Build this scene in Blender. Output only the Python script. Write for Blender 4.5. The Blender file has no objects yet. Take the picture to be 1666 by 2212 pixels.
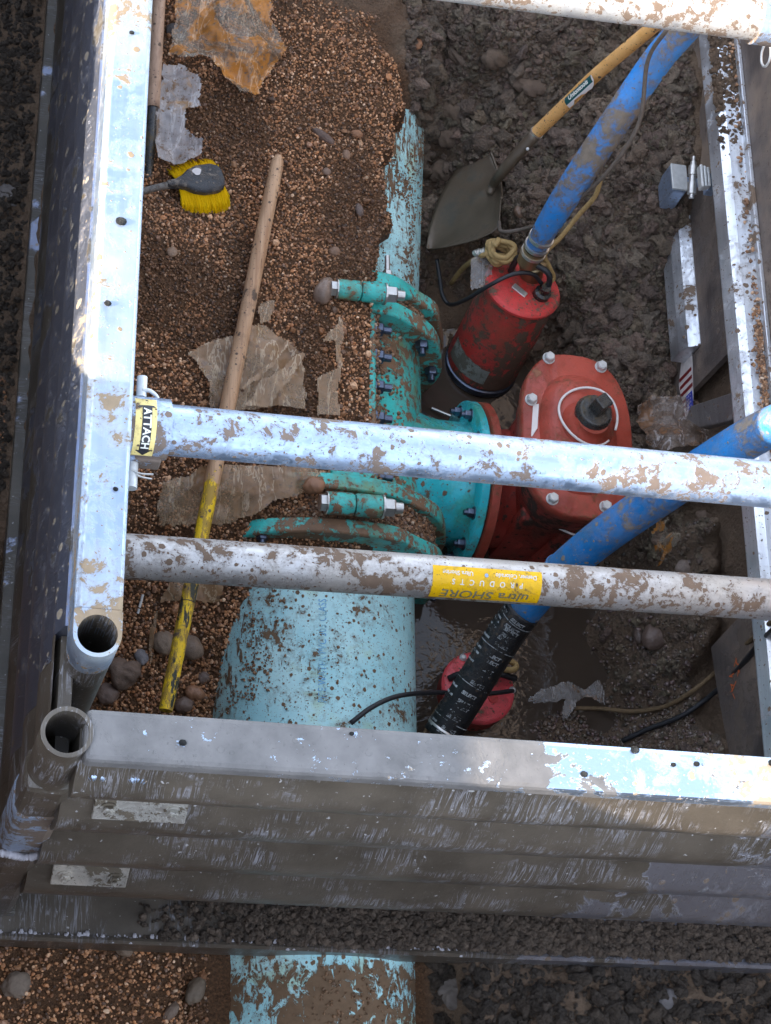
import bpy, math, random
import numpy as np
from mathutils import Vector, Matrix
rnd = random.Random(7)
RS = np.random.RandomState(11)
R = math.radians
SC = bpy.context.scene
COL = SC.collection

# ------------------------------------------------------------------ camera
CAM = np.array([-0.33686741, -0.96221477, 4.95])
AX = np.array([0.9627481055, 0.0972630447, 0.2523013782])     # world X in camera axes (right, down, forward)
AY = np.array([-0.0088298646, -0.9212616754, 0.3888431033])
AZ = np.array([0.2702556545, -0.3765857481, -0.8860841131])
cam_d = bpy.data.cameras.new('camera'); cam = bpy.data.objects.new('camera', cam_d); COL.objects.link(cam)
cam_d.sensor_fit = 'VERTICAL'; cam_d.sensor_height = 24.0
cam_d.lens = 24.0 * 4000.0 / 2212.0
cam_d.clip_start = 0.05; cam_d.clip_end = 500
right = Vector((AX[0], AY[0], AZ[0])); downv = Vector((AX[1], AY[1], AZ[1])); fwd = Vector((AX[2], AY[2], AZ[2]))
rot = Matrix((right, -downv, -fwd)).transposed()
cam.matrix_world = Matrix.Translation(Vector(CAM)) @ rot.to_4x4()
SC.camera = cam

# ------------------------------------------------------------------ world, sun, exposure
SUN_EL, SUN_AZ = R(17.0), R(-8.0)          # sun stands towards -X, a little towards -Y
w = bpy.data.worlds.new('World'); SC.world = w; w.use_nodes = True
wn = w.node_tree.nodes; wl = w.node_tree.links
bg = wn['Background']
sky = wn.new('ShaderNodeTexSky'); sky.sky_type = 'NISHITA'; sky.sun_disc = False
sky.sun_elevation = SUN_EL; sky.altitude = 1500; sky.air_density = 1.0; sky.dust_density = 1.6; sky.ozone_density = 1.0
sdir = Vector((-math.cos(SUN_EL) * math.cos(SUN_AZ), math.cos(SUN_EL) * math.sin(SUN_AZ), math.sin(SUN_EL)))
sky.sun_rotation = math.atan2(sdir.x, sdir.y)
hsv = wn.new('ShaderNodeHueSaturation'); hsv.inputs['Saturation'].default_value = 0.52
wl.new(sky.outputs[0], hsv.inputs['Color']); wl.new(hsv.outputs[0], bg.inputs['Color'])
bg.inputs['Strength'].default_value = 0.15
sun_d = bpy.data.lights.new('sun', 'SUN'); sun_d.energy = 2.2; sun_d.angle = R(0.55); sun_d.color = (1.0, 0.86, 0.68)
sun = bpy.data.objects.new('sun', sun_d); COL.objects.link(sun)
sun.rotation_euler = sdir.to_track_quat('Z', 'Y').to_euler(); sun.location = (-8, 0, 6)
SC.view_settings.view_transform = 'Standard'; SC.view_settings.look = 'None'
SC.view_settings.gamma = 1.0; SC.view_settings.use_curve_mapping = False
SC.view_settings.exposure = 2.85

# ------------------------------------------------------------------ survey of the place: a line of sight meets a level / a plane
def ray(px, py):
    d = np.array([px - 833.0, py - 1106.0, 4000.0]); return np.array([d @ AX, d @ AY, d @ AZ])
def at(px, py, z):
    r = ray(px, py); return CAM + r * ((z - CAM[2]) / r[2])
def on(px, py, ax, v):
    r = ray(px, py); i = 'xyz'.index(ax); return CAM + r * ((v - CAM[i]) / r[i])
def project(P):
    d = np.asarray(P) - CAM
    v = d[..., 0:1] * AX + d[..., 1:2] * AY + d[..., 2:3] * AZ
    return v[..., 0] / v[..., 2] * 4000 + 833, v[..., 1] / v[..., 2] * 4000 + 1106

# ------------------------------------------------------------------ vectorised noise
def _h(ix, iy, s):
    n = (ix.astype(np.int64) * 374761393 + iy.astype(np.int64) * 668265263 + s * 974711) & 0x7fffffff
    n = ((n ^ (n >> 13)) * 1274126177) & 0x7fffffff
    n = n ^ (n >> 16)
    return (n & 0xffff) / 65535.0
def vnoise(x, y, s=0):
    ix = np.floor(x); iy = np.floor(y); fx = x - ix; fy = y - iy
    fx = fx * fx * (3 - 2 * fx); fy = fy * fy * (3 - 2 * fy)
    a = _h(ix, iy, s); b = _h(ix + 1, iy, s); c = _h(ix, iy + 1, s); d = _h(ix + 1, iy + 1, s)
    return (a * (1 - fx) + b * fx) * (1 - fy) + (c * (1 - fx) + d * fx) * fy - 0.5
def fbm(x, y, o=4, s=0):
    r = 0; a = 1.0
    for k in range(o):
        r = r + a * vnoise(x * 2 ** k + 17.3 * k, y * 2 ** k - 9.1 * k, s + k); a *= 0.5
    return r
def lumps(x, y, s=0):
    ix = np.floor(x); iy = np.floor(y); best = np.full(np.shape(x), 9.0)
    for dx in (-1, 0, 1):
        for dy in (-1, 0, 1):
            cx = ix + dx; cy = iy + dy
            d = (cx + _h(cx, cy, s) - x) ** 2 + (cy + _h(cx, cy, s + 5) - y) ** 2
            best = np.minimum(best, d / (0.35 + _h(cx, cy, s + 9)))
    return np.clip(1 - best * 1.3, 0, 1) ** 0.5

# ------------------------------------------------------------------ the lie of the ground
def sm(x, a, b):
    t = np.clip((x - a) / (b - a), 0, 1); return t * t * (3 - 2 * t)
PIPE_X, PIPE_R, PIPE_Z = 0.925, 0.32, -0.33
WATER_Z = -0.44
_cp = [(930, 300, -.40), (860, 120, .02), (925, 225, -.32), (915, 165, -.06), (925, 380, -.42), (930, 430, -.42), (890, 105, .08), (930, 60, .10), (860, 40, .12), (1000, 150, -.02), (1100, 50, .08), (1300, 30, .18), (1450, 200, .14), (1400, 330, .06), (1380, 560, -.06),
       (1300, 600, -.12), (1200, 450, -.10), (1050, 300, -.15), (960, 480, -.34), (1180, 760, -.38), (1060, 690, -.46), (960, 650, -.42),
       (1330, 740, -.18), (1390, 800, -.14), (1400, 900, -.22), (1470, 960, -.12), (1450, 1160, -.28), (1380, 1180, -.38), (1540, 1160, -.12), (1400, 1370, -.43),
       (1480, 1330, -.30), (1550, 1320, -.08), (1300, 1560, -.50), (1390, 1560, -.45), (1440, 1500, -.41), (1490, 1560, -.33), (1500, 1440, -.27), (1540, 1520, -.14), (1080, 860, -.58), (1200, 1320, -.60),
       (1150, 1450, -.62), (930, 1400, -.75), (1280, 1290, -.55), (1000, 920, -.62), (1250, 1480, -.56), (1370, 1450, -.47), (950, 820, -.55), (1330, 1320, -.52), (1290, 1200, -.5)]
_wall = [(1512, 180), (1508, 300), (1497, 430), (1462, 520), (1442, 620), (1440, 720), (1446, 800), (1462, 880), (1600, 960), (1612, 1060), (1620, 1160), (1612, 1260), (1590, 1330), (1540, 1390), (1550, 1480), (1572, 1600)]
_C = np.array([at(*c) for c in _cp] + [np.array(q) for q in ((1.0, .1, -.7), (1.3, .1, -.66), (1.6, .1, -.6), (1.9, .15, -.48), (2.1, .15, -.3), (1.3, .38, -.66), (1.6, .36, -.6), (1.85, .38, -.5), (1.05, .5, -.75), (.8, .3, -.7), (.85, .8, -.6), (.7, .6, -.5), (.9, 1.1, -.6), (1.25, .7, -.72))] + [on(a, b, 'x', 2.13) for a, b in _wall])
def right_h(x, y):
    num = 0; den = 0
    for cx, cy, cz in _C:
        d2 = (x - cx) ** 2 + (y - cy) ** 2 + 0.004
        wgt = 1.0 / d2 ** 1.65; num = num + wgt * cz; den = den + wgt
    return num / den
_ys = np.array([-3, -.12, .0, .45, .75, 1.0, 1.10, 1.2, 1.3, 1.9, 2.0, 2.2, 2.4, 2.66, 2.95, 3.2, 4.0])
_xb = np.array([.66, .66, .66, .66, .66, .70, 1.07, 1.03, 1.012, 1.012, 1.04, 1.08, 1.09, 1.09, 1.03, 1.14, 1.2])
_zl = np.array([-.26, -.26, -.30, -.28, -.20, -.08, .02, .06, .055, .10, .10, .045, .05, .06, .10, .12, .2])
def parts_of_h(x, y):
    xb = np.interp(y, _ys, _xb) + (0.035 + .05 * (y > 1.98)) * fbm(y * 9, x * 2, 4, 3) * ((y < 1.15) | (y > 1.98))
    L = np.interp(y, _ys, _zl) + 0.02 * fbm(x * 3, y * 3, 3, 5) + 0.03 * sm(x, .5, .1) * (y > 1)
    L = L - 0.05 * sm(x, .75, .55) * sm(y, 1.6, 1.0)
    return xb, L
def terrain(x, y, fine=True):
    x = np.asarray(x, float); y = np.asarray(y, float)
    xb, L = parts_of_h(x, y)
    Rr = right_h(x, y)
    t = sm(x, xb - 0.01, xb + 0.05)
    h = L * (1 - t) + Rr * t
    # the level outside the shoring
    outn = sm(y, -.02, -.10); outl = sm(x, .02, -.06)
    ho = np.where(x < 1.0, -.05, .0) + 0.05 * fbm(x * 4, y * 4, 3, 8)
    ho = np.where((x > .52) & (x < 1.3), np.minimum(ho, -.10), ho)
    h = h * (1 - outn) + (ho - .05) * outn
    h = h * (1 - outl) + (0.0 + 0.03 * fbm(x * 5, y * 5, 2, 9)) * outl
    # backfill behind the right-hand panel
    outr = sm(x, 2.20, 2.26) * sm(y, .0, .04)
    h = h * (1 - outr) + 0.9 * outr
    # sides of the excavation, unseen; left top shaped to keep sun off nearer rails
    topl = 2.22 - 0.42 * sm(y, .35, .75) + 0.10 * fbm(x * 1.5, y * 2.5, 3, 21)
    bank = sm(-x, .62, 1.08) * topl
    bank = np.maximum(bank, sm(-y, 1.3, 2.3) * 1.9)
    bank = np.maximum(bank, .9 * sm(x, 2.20, 2.26) * sm(y, .0, .04) + sm(x, 3.2, 4.6) * .9)
    bank = np.maximum(bank, sm(y, 4.6, 7.0) * 1.8)
    h = np.maximum(h, bank - 1.5 * (1 - sm(bank, 0, .15)))
    if fine:
        mud = mudness(x, y)
        h = h + mud * (0.035 * lumps(x * 11, y * 11, 31) + 0.022 * lumps(x * 24, y * 24, 37) + 0.03 * fbm(x * 14, y * 14, 4, 41) - .035) * (1 - .75 * sm(h, -.30, -.42))
        h = h + (1 - mud) * 0.008 * fbm(x * 30, y * 30, 3, 44)
    return h
def mudness(x, y):
    xb, _ = parts_of_h(x, y)
    m = sm(x, xb + .02, xb + .14)
    m = np.where(y < -.03, sm(x, 1.2, 1.28), m)
    m = np.where(x < .0, sm(y, .7, 1.2), m)
    far = sm(y, 2.75, 3.2) * sm(x, .45, 1.0)
    return np.maximum(m, far)
def hz(x, y, fine=False):
    return float(terrain(np.array([x]), np.array([y]), fine)[0])
def gp(px, py, lift=0.0, it=14):
    """where a line of sight meets the ground"""
    z = 0.0
    for _ in range(it):
        p = at(px, py, z); z = 0.5 * z + 0.5 * (max(hz(p[0], p[1]), WATER_Z) + lift)
    return at(px, py, z)

# ------------------------------------------------------------------ node helpers
class NT:
    def __init__(s, name):
        s.m = bpy.data.materials.new(name); s.m.use_nodes = True
        s.t = s.m.node_tree; s.n = s.t.nodes; s.l = s.t.links
        s.b = s.n['Principled BSDF']; s.out = s.n['Material Output']
        s.tc = s.n.new('ShaderNodeTexCoord')
    def set(s, sock, v):
        if isinstance(v, bpy.types.NodeSocket): s.l.new(v, sock)
        elif isinstance(v, (tuple, list)) and len(v) == 3 and sock.type == 'RGBA': sock.default_value = (*v, 1)
        elif isinstance(v, (int, float)) and sock.type == 'RGBA': sock.default_value = (v, v, v, 1)
        else: sock.default_value = v
    def co(s, scale=(1, 1, 1), loc=(0, 0, 0), rot=(0, 0, 0), src='Object'):
        m = s.n.new('ShaderNodeMapping'); s.l.new(s.tc.outputs[src], m.inputs['Vector'])
        m.inputs['Scale'].default_value = scale; m.inputs['Location'].default_value = loc; m.inputs['Rotation'].default_value = rot
        return m.outputs[0]
    def noise(s, scale, detail=4, rough=.55, vec=None, dist=0.0, out=0):
        n = s.n.new('ShaderNodeTexNoise'); n.inputs['Scale'].default_value = scale
        n.inputs['Detail'].default_value = detail; n.inputs['Roughness'].default_value = rough; n.inputs['Distortion'].default_value = dist
        s.l.new(vec if vec is not None else s.co(), n.inputs['Vector']); return n.outputs[out]
    def vor(s, scale, vec=None, feat='F1', out='Distance', rand=1.0):
        n = s.n.new('ShaderNodeTexVoronoi'); n.feature = feat; n.inputs['Scale'].default_value = scale
        n.inputs['Randomness'].default_value = rand
        s.l.new(vec if vec is not None else s.co(), n.inputs['Vector']); return n.outputs[out]
    def ramp(s, f, stops, interp='LINEAR'):
        n = s.n.new('ShaderNodeValToRGB'); s.set(n.inputs[0], f); r = n.color_ramp; r.interpolation = interp
        while len(r.elements) < len(stops): r.elements.new(.5)
        for e, (p, c) in zip(r.elements, stops):
            e.position = p; e.color = (*c, 1) if isinstance(c, tuple) else (c, c, c, 1)
        return n.outputs[0]
    def mix(s, f, a, b, mode='MIX'):
        n = s.n.new('ShaderNodeMix'); n.data_type = 'RGBA'; n.blend_type = mode
        s.set(n.inputs[0], f); s.set(n.inputs[6], a); s.set(n.inputs[7], b); return n.outputs[2]
    def math(s, op, a, b=0.0, clamp=False):
        n = s.n.new('ShaderNodeMath'); n.operation = op; n.use_clamp = clamp; s.set(n.inputs[0], a); s.set(n.inputs[1], b); return n.outputs[0]
    def step(s, f, lo, hi):
        n = s.n.new('ShaderNodeMapRange'); n.interpolation_type = 'SMOOTHSTEP'; s.set(n.inputs[0], f)
        n.inputs[1].default_value = lo; n.inputs[2].default_value = hi; return n.outputs[0]
    def bump(s, h, strength=.5, dist=.01, nrm=None):
        n = s.n.new('ShaderNodeBump'); n.inputs['Strength'].default_value = strength; n.inputs['Distance'].default_value = dist
        s.set(n.inputs['Height'], h)
        if nrm is not None: s.l.new(nrm, n.inputs['Normal'])
        return n.outputs[0]
    def done(s, color=None, rough=None, metal=None, nrm=None, **kw):
        if color is not None: s.set(s.b.inputs['Base Color'], color)
        if rough is not None: s.set(s.b.inputs['Roughness'], rough)
        if metal is not None: s.set(s.b.inputs['Metallic'], metal)
        if nrm is not None: s.l.new(nrm, s.b.inputs['Normal'])
        for k, v in kw.items(): s.set(s.b.inputs[k.replace('_', ' ')], v)
        return s.m
    def attr(s, name):
        n = s.n.new('ShaderNodeAttribute'); n.attribute_name = name; return n
    def sep(s, v):
        n = s.n.new('ShaderNodeSeparateXYZ'); s.l.new(v, n.inputs[0]); return n.outputs

def mudmask(t, amt, scale=9, stretch=(1, 1, 1), seed=0.0, spots=1.0, soft=.02):
    """blotches, splats and fine specks of mud: returns mask 0..1"""
    v = t.co(stretch, (seed, seed * 1.7, -seed))
    a = t.noise(scale * 2.4, 8, .74, v, .35)
    b = t.noise(scale * .42, 4, .6, v)
    th = t.math('ADD', a, t.math('MULTIPLY', t.math('SUBTRACT', b, .5), .85))
    blot = t.step(th, 1 - amt - soft, 1 - amt + soft)
    halo = t.math('MULTIPLY', t.step(th, 1 - amt - .13 - soft, 1 - amt), .28)
    vv = t.co(stretch, (seed + 3, 1, seed))
    d = t.vor(scale * 4.6, vv); c = t.vor(scale * 4.6, vv, out='Color')
    sz = t.math('MULTIPLY', t.math('POWER', t.sep(c)[0], 3.0), .36 * spots)
    dd = t.math('ADD', d, t.math('MULTIPLY', t.math('SUBTRACT', t.noise(scale * 11, 4, .65, v), .5), .42))
    spl = t.step(t.math('SUBTRACT', sz, dd), -.02, .03)
    f = t.noise(scale * 15, 2, .5, t.co(stretch, (seed, 7, 2)))
    spk = t.step(f, .71 - .05 * spots, .745 - .05 * spots)
    return t.math('MAXIMUM', t.math('MAXIMUM', t.math('MAXIMUM', blot, halo), spl), spk), a

MUD = (.15, .095, .06); MUDL = (.30, .22, .15)
def mat_alu(name, amt=.40, mud=MUD, rough=.34, seed=0.0, base=(.48, .61, .82), stretch=(1, 1, 1), film=.25, scale=9, spots=1.0, along='x'):  # bluish base: the sky's mirrored blue is put into the metal colour
    t = NT(name)
    m, a = mudmask(t, amt, scale, stretch, seed, spots)
    sc = {'x': (2, 60, 60), 'y': (60, 2, 60), 'z': (60, 60, 2)}[along]
    streak = t.noise(1.0, 5, .6, t.co(sc, (seed, 0, 0)))
    big = t.noise(3.5, 5, .6, t.co((1, 1, 1), (seed + 5, 2, 0)))
    filmm = t.math('MULTIPLY', t.step(big, .38, .72), film)
    c0 = t.mix(t.step(streak, .3, .75), base, tuple(b * .80 for b in base))
    c1 = t.mix(filmm, c0, tuple(min(.5, x * 1.1) * y for x, y in zip(base, (1.0, .86, .68))))
    mudc = t.mix(t.noise(40, 4, .6), tuple(x * .75 for x in mud), tuple(min(1, x * 1.5) for x in mud))
    col = t.mix(m, c1, mudc)
    h = t.math('ADD', t.math('MULTIPLY', m, .8), t.math('MULTIPLY', t.noise(55, 4, .6), .25))
    nb = t.bump(h, .55, .004)
    scr = t.noise(1, 3, .6, t.co((8, 90, 90), rot=(0, 0, .6)))
    r0 = t.math('ADD', rough - .08, t.math('MULTIPLY', t.math('ADD', scr, streak), .16))
    rr = t.mix(m, r0, .85)
    mm = t.math('MULTIPLY', t.math('SUBTRACT', 1.0, m), t.math('SUBTRACT', .95, filmm))
    return t.done(col, rr, mm, nb)

def mat_paint(name, c, amt=.38, rough=.38, seed=0.0, scale=9, mud=MUD, stain=None, stretch=(1, 1, 1), spots=1.0, fade=.12, coat=0.0, soft=.02):
    t = NT(name)
    m, a = mudmask(t, amt, scale, stretch, seed, spots, soft)
    v = t.noise(6, 6, .6, t.co((1, 1, 1), (seed, 3, 1)))
    lite = tuple(min(1, x * (1 + fade) + fade * .12) for x in c); dark = tuple(x * (1 - fade * 1.6) for x in c)
    col = t.mix(t.step(v, .3, .7), dark, lite)
    if stain:
        sn = t.noise(5, 7, .65, t.co((1, 1, 1), (seed + 9, 0, 4)), .5)
        col = t.mix(t.math('MULTIPLY', t.step(sn, .50, .66), .75), col, stain)
    mudc = t.mix(t.noise(45, 4, .6), tuple(x * .6 for x in mud), tuple(min(1, x * 1.55) for x in mud))
    col = t.mix(m, col, mudc)
    h = t.math('ADD', m, t.math('ADD', t.math('MULTIPLY', t.noise(110, 4, .65), .45), t.math('MULTIPLY', v, .6)))
    return t.done(col, t.mix(m, t.math('ADD', rough, t.math('MULTIPLY', t.math('SUBTRACT', v, .5), .3)), .8), 0.0, t.bump(h, .6, .005), Coat_Weight=coat)

def mat_simple(name, c, rough=.5, metal=0.0, n=.15, scale=30, b=.3):
    t = NT(name); v = t.noise(scale, 5, .6)
    col = t.mix(v, tuple(x * (1 - n * 2) for x in c), tuple(min(1, x * (1 + n * 2)) for x in c))
    return t.done(col, rough, metal, t.bump(v, b, .002))

M = {}
M['alu_left'] = mat_alu('aluminium_left_rail', .41, base=(.40, .50, .66), seed=1, along='y', scale=8, film=.6, spots=.8, mud=(.22, .16, .10))
M['alu_near'] = mat_alu('aluminium_near_rail', .40, seed=2, film=.3, mud=(.17, .14, .11), spots=.9)
M['alu_bar'] = mat_alu('aluminium_cross_tube', .44, seed=3.3, scale=10, rough=.3, film=.15, mud=(.15, .11, .085))
M['alu_bar2'] = mat_alu('aluminium_muddy_tube', .435, seed=5.1, scale=11, rough=.42, film=.7, mud=(.18, .12, .08), base=(.74, .72, .70), spots=1.2)
M['alu_right'] = mat_alu('aluminium_right_wall', .44, seed=8.2, rough=.45, film=.3, along='y', mud=(.13, .095, .07), spots=.7)
M['alu_clean'] = mat_alu('aluminium_bracket', .28, seed=4, rough=.38, film=.1)
M['teal'] = mat_paint('teal_coated_iron', (.05, .60, .53), .48, .33, 1.0, 11, mud=(.21, .12, .065), stain=(.22, .24, .06), coat=.15)
M['teal_dirty'] = mat_paint('teal_iron_caked', (.05, .50, .42), .60, .5, 4.0, 11, mud=(.20, .12, .07), stain=(.17, .22, .05))
M['teal_clean'] = mat_paint('teal_coated_branch', (.03, .56, .62), .35, .28, 2.4, 8, stain=(.07, .32, .18), coat=.3)
M['pvc_old'] = mat_paint('pale_blue_pvc', (.50, .84, .84), .36, .36, 3.0, 13, stain=(.52, .76, .66), mud=(.20, .105, .05), spots=1.25, fade=.08, stretch=(1, 1, 1))
def mat_pvc():
    t = NT('pale_blue_pvc'); o = t.sep(t.co())
    m, _ = mudmask(t, .36, 13, (1, 1, 1), 3.0, 1.25)
    col = t.mix(t.step(t.noise(5, 6, .6), .3, .7), (.43, .80, .83), (.60, .90, .88))
    sn = t.noise(5, 7, .65, t.co((1, 1, 1), (9, 0, 4)), .5)
    col = t.mix(t.math('MULTIPLY', t.step(sn, .56, .66), .5), col, (.50, .68, .42))
    out = t.step(o[1], 1.16, 1.02)                       # the length outside the near panel
    far = t.step(o[1], 3.15, 3.75)                       # towards the buried far end
    smear = t.noise(1, 6, .72, t.co((70, 16, 40), (0, 0, 0), (0, 0, .9)), .3)
    smear = t.mix(out, smear, t.noise(34, 6, .72, t.co((1, .6, 1)), .9))
    big = t.noise(4, 4, .6, t.co((1, 1, 1), (1, 7, 1)))
    zz = t.math('MULTIPLY', t.step(o[0], -.02, -.25), t.step(o[1], 1.6, 2.1))
    k = t.step(t.math('ADD', smear, t.math('ADD', t.math('MULTIPLY', big, .55), t.math('MULTIPLY', t.math('MAXIMUM', t.math('MULTIPLY', out, .85), t.math('MAXIMUM', t.math('MULTIPLY', far, .55), t.math('MULTIPLY', zz, .55))), .26))), .93, .99)
    m2 = t.math('MAXIMUM', m, k)
    mc = t.mix(t.noise(50, 5, .65), (.10, .06, .03), (.27, .165, .09))
    col = t.mix(m2, col, mc)
    return t.done(col, t.mix(m2, .36, .8), 0.0, t.bump(t.math('ADD', m2, t.math('MULTIPLY', t.noise(70, 3, .6), .2)), .6, .004))
M['pvc'] = mat_pvc()
M['red_iron'] = mat_paint('red_primed_iron', (.40, .050, .022), .37, .5, 1.5, 12, mud=(.24, .09, .04), fade=.22, stain=(.24, .05, .025), spots=.5, coat=.15)
M['red_dark'] = mat_paint('red_dirty_iron', (.34, .035, .02), .42, .5, 6.5, 10, stain=(.10, .03, .015), mud=(.06, .03, .02))
M['red_pump'] = mat_paint('red_pump_paint', (.54, .040, .030), .52, .5, 7.2, 12, stain=(.30, .07, .04), mud=(.12, .07, .045))
M['red_lid'] = mat_paint('red_pump_lid', (.68, .045, .038), .42, .45, 8.1, 14)
M['red_lid2'] = mat_paint('faded_red_pump_lid', (.70, .07, .08), .33, .4, 3.1, 14)
M['blue_hose'] = mat_paint('blue_lay_flat_hose', (.01, .24, .66), .50, .5, 2.2, 7, mud=(.19, .15, .11), stain=(.09, .16, .28), soft=.10)
M['blue_hose2'] = mat_paint('cleaner_blue_hose', (.006, .19, .52), .39, .42, 5.2, 8, mud=(.24, .20, .16), stain=(.05, .17, .32), soft=.10)
M['black_wrap'] = mat_paint('black_rubber', (.012, .012, .013), .33, .38, 1.2, 14, mud=(.07, .05, .035), fade=.05)
M['cable'] = mat_simple('black_cable_rubber', (.02, .02, .022), .5)
M['cable_mud'] = mat_simple('muddy_cable', (.11, .085, .065), .7, 0, .3, 60, .6)
M['rope'] = mat_simple('ochre_rope', (.36, .235, .09), .8, 0, .3, 90, .8)
M['rope_mud'] = mat_simple('brown_rope', (.17, .11, .055), .8, 0, .3, 90, .8)
M['steel_dark'] = mat_simple('dark_bolt_steel', (.12, .14, .19), .3, .9, .25, 80, .3)
M['steel'] = mat_simple('zinc_steel', (.62, .60, .56), .33, .85, .15, 60, .3)
M['zinc_matt'] = mat_simple('galvanised_bolt_head', (.60, .60, .58), .45, .4, .12, 80, .4)
M['black_iron'] = mat_paint('wet_black_iron', (.02, .02, .019), .40, .25, 3.3, 12, mud=(.09, .065, .03), coat=.4)
M['brass'] = mat_simple('dull_brass', (.30, .22, .12), .45, .8)
M['white_plastic'] = mat_simple('white_plastic', (.75, .74, .70), .4, 0, .05)
M['yellow_label'] = mat_paint('yellow_label', (.95, .54, .0), .36, .35, 9, 16, spots=.6, fade=.04)
M['yellow_pale'] = mat_paint('pale_yellow_label', (.80, .62, .22), .37, .4, 2, 14, spots=.7, fade=.05)
M['ink'] = mat_simple('black_ink', (.02, .02, .025), .45, 0, .1)
M['ink_olive'] = mat_simple('worn_dark_print', (.20, .19, .12), .4, 0, .3, 60)
M['ink_white'] = mat_simple('white_print', (.82, .80, .70), .4, 0, .05)
M['ink_green'] = mat_simple('dark_green_print', (.01, .085, .085), .35, 0, .1)
M['ink_blue'] = mat_paint('faded_blue_print', (.16, .48, .82), .42, .4, 5, 30, mud=(.40, .74, .84))
M['ink_flagblue'] = mat_simple('flag_blue_print', (.03, .05, .42), .4, 0, .1)
M['ink_flagred'] = mat_simple('flag_red_print', (.22, .02, .02), .4, 0, .15)
M['ink_flagwhite'] = mat_simple('flag_white_print', (.72, .66, .62), .4, 0, .1)
M['orange_mark'] = mat_simple('orange_paint_mark', (.75, .16, .04), .6, 0, .2)
M['bristle'] = mat_simple('yellow_bristle', (1.0, .55, .0), .5, 0, .15)
M['brush_block'] = mat_paint('black_brush_block', (.028, .03, .033), .44, .45, 4, 16, mud=(.20, .17, .14), fade=.2)
M['brush_grip'] = mat_paint('dusty_brush_grip', (.20, .18, .155), .4, .5, 4, 16, mud=(.14, .12, .1))
M['crust'] = mat_simple('white_mineral_crust', (.42, .40, .42), .8, 0, .15, 90, .8)

def mat_wood(name, c1, c2, mudamt=.35, mud=(.13, .085, .055), axis='y', yellow=False, seed=0.0):
    t = NT(name)
    st = {'x': (1.5, 40, 40), 'y': (40, 1.5, 40), 'd': (9, 9, 9)}[axis]
    g = t.noise(1.6, 6, .65, t.co(st, (seed, 0, 0)), .4)
    col = t.mix(t.step(g, .25, .75), c1, c2)
    crack = t.step(t.noise(2.4, 4, .7, t.co(st, (seed + 4, 1, 0))), .66, .70)
    col = t.mix(t.math('MULTIPLY', crack, .7), col, tuple(x * .35 for x in c1))
    m, a = mudmask(t, mudamt, 10, (1, 1, 1), seed)
    if yellow:
        y = t.sep(t.co())[1]
        edge = t.math('ADD', y, t.math('MULTIPLY', t.math('SUBTRACT', t.noise(16, 5, .7), .5), .55))
        k = t.step(edge, .66, .62)
        wear = t.step(t.noise(30, 6, .75, t.co((1.6, .5, 1.6))), .47, .51)
        dark = t.step(t.noise(20, 5, .7, t.co((1.6, .4, 1.6), (3, 3, 3))), .54, .58)
        yc = t.mix(t.math('MULTIPLY', wear, .75), (.90, .58, .012), (.30, .17, .04))
        yc = t.mix(dark, yc, (.03, .035, .02))
        col = t.mix(k, col, yc)
    mudc = t.mix(t.noise(50, 3, .6), tuple(x * .7 for x in mud), tuple(x * 1.5 for x in mud))
    col = t.mix(m, col, mudc)
    return t.done(col, .6, 0.0, t.bump(t.math('ADD', g, m), .5, .003))
M['wood_stick'] = mat_wood('weathered_ash_wood', (.38, .20, .10), (.68, .43, .25), .30, yellow=True)
M['wood_pole'] = mat_wood('brown_pole_wood', (.36, .22, .14), (.55, .36, .24), .33, seed=3)
M['wood_shovel'] = mat_wood('varnished_ash_wood', (.66, .32, .085), (.82, .46, .17), .27, axis='d', seed=6)

def mat_shovel():
    t = NT('muddy_shovel_steel'); n = t.noise(7, 8, .65); f = t.noise(120, 3, .6)
    col = t.ramp(n, [(.3, (.09, .068, .045)), (.5, (.135, .10, .068)), (.62, (.09, .08, .06)), (.8, (.20, .15, .105))])
    return t.done(col, t.mix(t.step(n, .5, .6), .38, .7), .25, t.bump(t.math('ADD', n, t.math('MULTIPLY', f, .2)), .5, .004))
M['shovel'] = mat_shovel()

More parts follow.
